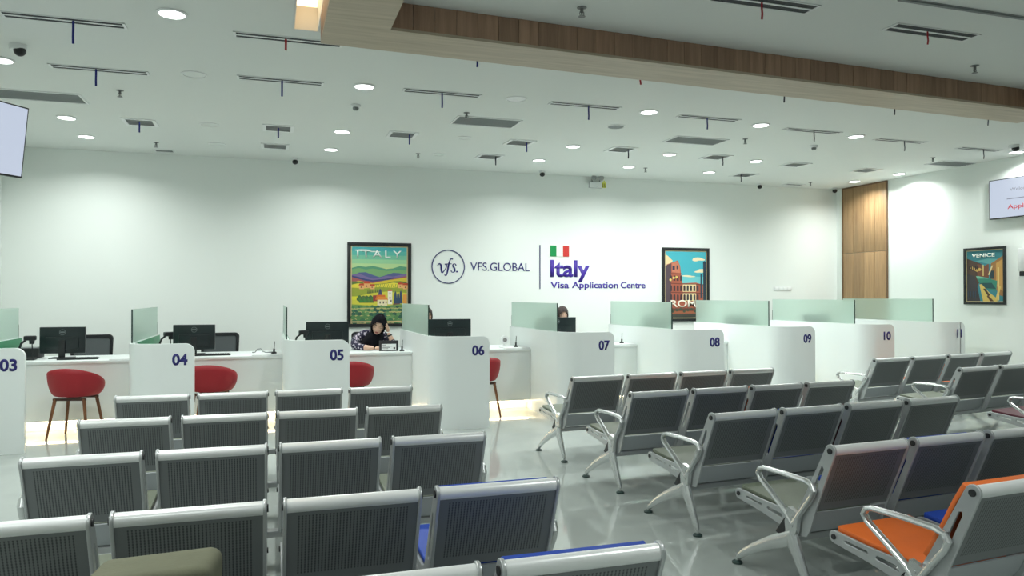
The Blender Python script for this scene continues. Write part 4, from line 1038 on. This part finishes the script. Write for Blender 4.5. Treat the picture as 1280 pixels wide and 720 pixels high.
MB().box(-0.09, 0.12, -0.10, 0.12, 0.1205, 0.126, 0.002).build('lid', M_grille, t)
MB().box(-0.08, 0.11, -0.1345, -0.1305, 0.03, 0.05).build('card_slot', M_slot, t)
def pen_stand(x, y, z, label):
    t = thing('pen_stand', label, 'pen stand', (x, y, z), 0, 'counter pens on weighted bases')
    MB().lathe([(0.0, 0.0), (0.032, 0.0), (0.032, 0.016), (0.020, 0.022), (0, 0.023)], 16).build('base', M_black, t)
    MB().tube([(0, 0, 0.02), (0.002, 0, 0.06)], 0.012, 10).build('holder', M_black, t)
    MB().tube([(0.002, 0, 0.06), (0.008, 0, 0.15)], [0.006, 0.004], 8).build('pen', M_dark, t)
pen_stand(0.06, 9.86, 0.8155, 'black desk pen in its base at the end of the counter four desk')
pen_stand(1.665, 9.86, 0.8205, 'black desk pen in its base at the end of the counter five desk')
pen_stand(3.24, 9.86, 0.8305, 'black desk pen in its base at the end of the counter six desk')
pen_stand(4.85, 9.86, 0.8505, 'black desk pen in its base at the end of the counter seven desk')
for o in [o for o in bpy.data.objects if o.name.startswith('pen_stand') and abs(o.location.x - 1.665) > 0.1]:
    o.location.z += 0.0125
t = thing('card_stand', 'black framed notice stand with white sheet on the desk by the writing woman', 'stand', (1.50, 9.92, 0.8205))
MB().box(-0.125, 0.125, -0.012, 0.012, 0.0, 0.14, 0.004).build('stand_frame', M_dark, t)
MB().box(-0.095, 0.095, -0.0145, -0.0125, 0.015, 0.095).build('sheet', M_paper, t)
pr_ = MB()
for k in range(4): pr_.box(-0.085, -0.085 + 0.05 + 0.025 * ((k * 3) % 4), -0.0155, -0.0146, 0.078 - k * 0.016, 0.084 - k * 0.016)
pr_.box(0.06, 0.082, -0.0155, -0.0146, 0.025, 0.05).build('print', M_dark, t)
MB().box(-0.08, 0.09, 0.0125, 0.07, 0.0, 0.006).build('base_plate', M_dark, t)
tag(MB().box(-0.11, 0.11, -0.08, 0.08, 0.0, 0.002).build('paper_sheet', M_paper, None, (1.36, 9.86, 0.8205), (0, 0, 0.2)), 'white form lying under the writing hand', 'paper')
t = thing('web_camera', 'small white round device on a foot at the desk end of counter six', 'device', (3.14, 10.07, 0.8305))
MB().lathe([(0.0, 0), (0.045, 0), (0.05, 0.006), (0.035, 0.014), (0.012, 0.03), (0.012, 0.06), (0, 0.06)], 18).build('foot', M_whitep, t)
MB().lathe([(0.0, 0), (0.055, 0.002), (0.06, 0.02), (0.06, 0.05), (0.0, 0.06)], 20, M=Matrix.Translation((0, 0.03, 0.10)) @ Matrix.Rotation(PI / 2, 4, 'X')).build('head', M_whitep, t)
MB().lathe([(0.0, 0), (0.03, 0), (0.03, 0.004), (0.0, 0.004)], 16, M=Matrix.Translation((0, -0.0305, 0.10)) @ Matrix.Rotation(PI / 2, 4, 'X')).build('lens', mat('lens_grey', (0.25, 0.24, 0.24, 1), 0.2), t)
tag(MB().tube([(0, 0, 0.006), (0.03, 0.03, 0.006), (0.06, 0.04, 0.045), (0.10, 0.03, 0.05), (0.12, 0.0, 0.02), (0.16, -0.02, 0.006), (0.24, -0.01, 0.006)], 0.006, 8, up=Vector((0, 0, 1))).build('desk_cable', M_grille, None, (-0.20, 10.2, 0.8155)), 'loop of grey cable lying on the counter four desk', 'cable')

# ------------------------------------------------------------------ people
def skin_mesh(chains, sub=1):
    """chains: list of (points with radius); first vertex of later chains may be an index tuple to join on"""
    me = bpy.data.meshes.new('skel'); vs = []; es = []; rs = []
    for ch_ in chains:
        prev = None
        for it in ch_:
            if isinstance(it, int): prev = it; continue
            vs.append(it[:3]); rs.append(it[3]); i = len(vs) - 1
            if prev is not None: es.append((prev, i))
            prev = i
    me.from_pydata(vs, es, [])
    o = bpy.data.objects.new('skel', me); COL.objects.link(o)
    md = o.modifiers.new('skin', 'SKIN'); md.use_smooth_shade = True
    for i, d in enumerate(me.skin_vertices[0].data):
        r_ = rs[i]
        d.radius = (r_, r_) if not isinstance(r_, tuple) else r_
        d.use_root = (i == 0)
    sd = o.modifiers.new('sub', 'SUBSURF'); sd.levels = sub; sd.render_levels = sub
    dg = bpy.context.evaluated_depsgraph_get(); dg.update()
    out = bpy.data.meshes.new_from_object(o.evaluated_get(dg))
    bpy.data.objects.remove(o)
    return out
def set_mats(me, mats, fn):
    me.materials.clear()
    for m in mats: me.materials.append(m)
    for p in me.polygons: p.material_index = fn(p.center); p.use_smooth = True
def head_mesh():
    b_ = MB(); n, m = 28, 20; vs = []; fs = []
    for i in range(m + 1):
        t_ = PI * i / m
        for k in range(n):
            a = 2 * PI * k / n
            x, y, z = math.sin(t_) * math.cos(a), math.sin(t_) * math.sin(a), math.cos(t_)
            wx = 0.074 * (1 - 0.22 * max(0, -z) ** 1.3); px = x * wx; py = y * 0.092; pz = z * 0.112
            if y < 0:                                    # face side
                py *= 0.92 + 0.05 * (z < -0.3)
                nose = math.exp(-(px / 0.013) ** 2) * math.exp(-((pz + 0.018) / 0.022) ** 2)
                py -= 0.020 * nose
                eye = math.exp(-((abs(px) - 0.031) / 0.014) ** 2) * math.exp(-((pz - 0.008) / 0.012) ** 2)
                py += 0.007 * eye
                py -= 0.005 * math.exp(-(px / 0.02) ** 2) * math.exp(-((pz + 0.058) / 0.012) ** 2)
                py -= 0.008 * math.exp(-(px / 0.022) ** 2) * math.exp(-((pz + 0.095) / 0.016) ** 2)
            vs.append((px, py, pz))
    for i in range(m):
        for k in range(n): fs.append([i * n + k, (i + 1) * n + k, (i + 1) * n + (k + 1) % n, i * n + (k + 1) % n])
    b_.add(vs, fs, 0, True)
    for s in (-1, 1):
        b_.ell((s * 0.031, -0.071, 0.007), (0.014, 0.009, 0.008), 10, 6, 0)
        b_.tube([(s * 0.018, -0.0775, 0.001), (s * 0.031, -0.0805, -0.001), (s * 0.045, -0.0745, 0.002)], 0.0022, 6, 2)
        b_.tube([(s * 0.015, -0.080, 0.028), (s * 0.032, -0.080, 0.033), (s * 0.048, -0.070, 0.027)], 0.0035, 6, 2)
        b_.ell((s * 0.074, 0.005, -0.005), (0.008, 0.018, 0.028), 8, 6, 0)
    b_.ell((0, -0.086, -0.054), (0.021, 0.006, 0.0055), 12, 6, 3); b_.ell((0, -0.085, -0.061), (0.018, 0.006, 0.006), 12, 6, 3)
    return b_.mesh('head', [M_skin, M_paper, M_black, M_lips])
HEAD = head_mesh()
def scarf_mesh(m, drape):
    """headscarf: hood open around the face plus a soft fall over the chest, in head space"""
    b_ = MB(); n, k_ = 32, 20; vs = []; fs = []
    for i in range(k_ + 1):
        t_ = PI * i / k_
        for k in range(n):
            a = 2 * PI * k / n
            x, y, z = math.sin(t_) * math.cos(a), math.sin(t_) * math.sin(a), math.cos(t_)
            r_ = 1 + 0.03 * math.sin(a * 5 + z * 4)
            vs.append((x * 0.096 * r_, y * 0.110 * r_ + 0.012, z * 0.132 * r_ + 0.008))
    for i in range(k_):
        for k in range(n):
            f = [i * n + k, (i + 1) * n + k, (i + 1) * n + (k + 1) % n, i * n + (k + 1) % n]
            c_ = [sum(vs[q][d] for q in f) / 4 for d in range(3)]
            if c_[1] < -0.02 and (c_[0] / 0.070) ** 2 + ((c_[2] + 0.020) / 0.088) ** 2 < 1: continue
            fs.append(f)
    b_.add(vs, fs, 0, True)
    prof = drape; n2 = 24; vs = []; fs = []
    for j, (cx, cy, cz, rx, ry) in enumerate(prof):
        for k in range(n2):
            a = 2 * PI * k / n2; fold = 1 + 0.05 * math.sin(a * 6 + j)
            vs.append((cx + rx * fold * math.cos(a), cy + ry * fold * math.sin(a), cz))
    for j in range(len(prof) - 1):
        for k in range(n2): fs.append([j * n2 + k, j * n2 + (k + 1) % n2, (j + 1) * n2 + (k + 1) % n2, (j + 1) * n2 + k])
    fs.append([(len(prof) - 1) * n2 + k for k in range(n2)]); fs.append(list(range(n2))[::-1])
    b_.add(vs, fs, 0, True)
    return b_.mesh('headscarf', m)
def hand_chains(w_, d, up_, spread=1.0, curl=0.35, s=1.0, mirror=1):
    """wrist point, finger direction, palm normal -> skin chains for palm, four fingers and a thumb"""
    w_ = Vector(w_); d = Vector(d).normalized(); n_ = Vector(up_); n_ = (n_ - d * n_.dot(d)).normalized(); sd = d.cross(n_) * mirror
    pc = w_ + d * 0.045 * s
    ch = [[(*w_, 0.022 * s), (*pc, 0.028 * s), (*(w_ + d * 0.075 * s), 0.024 * s)]]
    for q, (o_, L) in enumerate(((-0.027, 0.068), (-0.009, 0.078), (0.009, 0.072), (0.027, 0.056))):
        base = w_ + d * 0.078 * s + sd * o_ * s
        k1 = base + d * L * 0.45 * s - n_ * curl * 0.012; k2 = base + d * L * 0.75 * s - n_ * curl * 0.045; k3 = base + d * L * 0.95 * s - n_ * curl * 0.075
        ch.append([(*(base - d * 0.02), 0.010 * s), (*base, 0.0095 * s), (*k1, 0.009 * s), (*k2, 0.008 * s), (*k3, 0.006 * s)])
    tb = w_ + d * 0.03 * s - sd * 0.024 * s
    ch.append([(*tb, 0.012 * s), (*(tb + d * 0.028 * s - sd * 0.022 * s), 0.010 * s), (*(tb + d * 0.055 * s - sd * 0.030 * s - n_ * 0.01), 0.0075 * s)])
    return ch
def join_meshes(mes):
    bm = bmesh.new()
    for me in mes: bm.from_mesh(me)
    out = bpy.data.meshes.new('joined'); bm.to_mesh(out); bm.free(); return out
def hand_mesh(*a, **k):
    return join_meshes([skin_mesh([c_], 1) for c_ in hand_chains(*a, **k)])
def seated(name, label, base, torso, armL, armR, handL, handR, head_c, head_rot, scarf_mat, shirt, drape, bare, hs=1.0):
    """base: ground point; every joint is given in metres relative to it; the figure faces -Y"""
    t = thing(name, label, 'person', base)
    ch = [torso,                                                    # pelvis .. neck: indices 0..len-1
          [len(torso) - 3] + armR, [len(torso) - 3] + armL,
          [0, (-0.09, -0.03, 0.50, 0.085), (-0.11, -0.30, 0.52, 0.075), (-0.11, -0.42, 0.49, 0.06), (-0.11, -0.38, 0.26, 0.052), (-0.11, -0.36, 0.07, 0.036), (-0.11, -0.45, 0.035, 0.034)],
          [0, (0.09, -0.03, 0.50, 0.085), (0.11, -0.30, 0.52, 0.075), (0.11, -0.42, 0.49, 0.06), (0.11, -0.38, 0.26, 0.052), (0.11, -0.36, 0.07, 0.036), (0.11, -0.45, 0.035, 0.034)]]
    me = skin_mesh(ch, 2)
    M_tr = mat('dark_trousers', (0.012, 0.012, 0.016, 1), 0.8)
    def pick(c_):
        if c_.z < 0.60 and c_.y > -0.6 and abs(c_.x) < 0.25 and c_.z < 0.60: return 2
        for p_, r_ in bare:
            if (c_ - Vector(p_)).length < r_: return 1
        return 0
    set_mats(me, [shirt, M_skin, M_tr], pick)
    link('body', me, t)
    for hm in (handL, handR):
        if hm is not None:
            h_ = hand_mesh(*hm[0], **hm[1]); set_mats(h_, [M_skin], lambda c_: 0); link('hand', h_, t)
    hd = link('head', HEAD, t, head_c, head_rot)
    hc = link('headscarf', scarf_mesh(scarf_mat, drape), t, head_c, head_rot)
    hd.scale = (hs, hs, hs); hc.scale = (hs, hs, hs)
    return t
torso1 = [(0, 0.02, 0.52, 0.14), (0, 0.02, 0.66, 0.13), (0.0, -0.03, 0.82, 0.135), (0.0, -0.09, 0.97, 0.14), (0.01, -0.14, 1.05, 0.065), (0.02, -0.17, 1.10, 0.048)]
# torso1 joins arms at index 3 (chest)
B1 = (1.37, 10.62, 0.0)
seated('person', 'woman in black headscarf and dark floral shirt writing, cheek resting on her hand', B1, torso1,
       [(0.13, -0.10, 1.0, 0.075), (0.20, -0.16, 0.95, 0.066), (0.245, -0.42, 0.88, 0.048), (0.205, -0.41, 0.97, 0.035), (0.170, -0.385, 1.05, 0.025)],
       [(-0.14, -0.10, 1.0, 0.078), (-0.235, -0.15, 0.95, 0.072), (-0.285, -0.40, 0.875, 0.055), (-0.12, -0.54, 0.856, 0.036), (-0.04, -0.585, 0.853, 0.026)],
       (((0.170, -0.385, 1.05), (-0.16, 0.06, 1.0), (1, -0.35, 0.1)), dict(curl=0.35, mirror=1, s=1.15)),
       (((-0.04, -0.585, 0.853), (1.0, -0.35, 0.0), (0, 0, 1)), dict(curl=0.55, mirror=1)),
       (0.045, -0.345, 1.145), (D(20), D(14), D(-10)), M_hijab, M_floral,
       [(0.0, 0.02, -0.085, 0.066, 0.055), (-0.005, 0.0, -0.125, 0.088, 0.085), (-0.025, -0.01, -0.18, 0.10, 0.10), (-0.055, -0.015, -0.26, 0.105, 0.10), (-0.07, 0.0, -0.33, 0.085, 0.075)],
       [((0.19, -0.40, 1.02), 0.085), ((-0.08, -0.57, 0.855), 0.10)], 1.14)
MB().lathe([(0.029, -0.010), (0.034, -0.010), (0.034, 0.010), (0.029, 0.010), (0.029, -0.010)], 16).build('bracelet', M_black, bpy.data.objects['person'], (0.186, -0.398, 1.012), (0.0, -0.35, 0.0))
tag(MB().tube([(0, 0, 0), (0.02, -0.03, 0.12)], [0.003, 0.0045], 8).build('pen', M_dark, None, (1.43, 10.0, 0.824)), 'dark pen held by the writing woman', 'pen')
torso2 = [(0, 0.02, 0.52, 0.14), (0, 0.03, 0.66, 0.13), (0.0, 0.02, 0.82, 0.135), (0.0, 0.0, 0.98, 0.125), (0.0, -0.02, 1.08, 0.06), (0.0, -0.03, 1.15, 0.048)]
dr2 = [(0.0, 0.02, -0.085, 0.066, 0.055), (0, 0.0, -0.125, 0.088, 0.085), (0, -0.01, -0.17, 0.10, 0.10), (0, 0.0, -0.22, 0.12, 0.10), (0, 0.02, -0.28, 0.09, 0.07)]
def upright(label, base, cloth, hz, yaw):
    seated('person', label, base, torso2,
           [(0.14, -0.01, 1.0, 0.062), (0.20, -0.03, 0.93, 0.055), (0.23, -0.12, 0.80, 0.046), (0.17, -0.26, 0.895, 0.036), (0.13, -0.30, 0.905, 0.026)],
           [(-0.14, -0.01, 1.0, 0.062), (-0.20, -0.03, 0.93, 0.055), (-0.23, -0.12, 0.80, 0.046), (-0.17, -0.26, 0.895, 0.036), (-0.13, -0.30, 0.905, 0.026)],
           (((0.13, -0.30, 0.905), (-0.2, -1, -0.1), (0, 0, 1)), dict(curl=0.5, mirror=1)),
           (((-0.13, -0.30, 0.905), (0.2, -1, -0.1), (0, 0, 1)), dict(curl=0.5, mirror=-1)),
           (0.0, -0.06, hz), (D(8), 0, yaw), M_brown, cloth, dr2, [((0.15, -0.28, 0.90), 0.06), ((-0.15, -0.28, 0.90), 0.06)])
M_cloth2 = mat('brown_print_cloth', (0.10, 0.045, 0.035, 1), 0.8, noise=0.7, nscale=45)
upright('person in dark patterned clothing mostly hidden by the glass screen of counter six', (2.165, 10.80, 0.0), M_cloth2, 1.25, 0.2)
upright('person in dark headscarf behind the counter seven monitor, only head top showing', (4.265, 10.76, 0.0), M_cloth2, 1.25, 0.0)
def stool_under(base, label):
    dup(oc, (base[0], base[1] + 0.05, 0), 0, label)
stool_under((1.37, 10.62), 'black office chair under the woman in the black headscarf')
stool_under((2.165, 10.80), 'black office chair under the person behind the glass screen of counter six')
stool_under((4.265, 10.76), 'black office chair under the person behind the counter seven monitor')
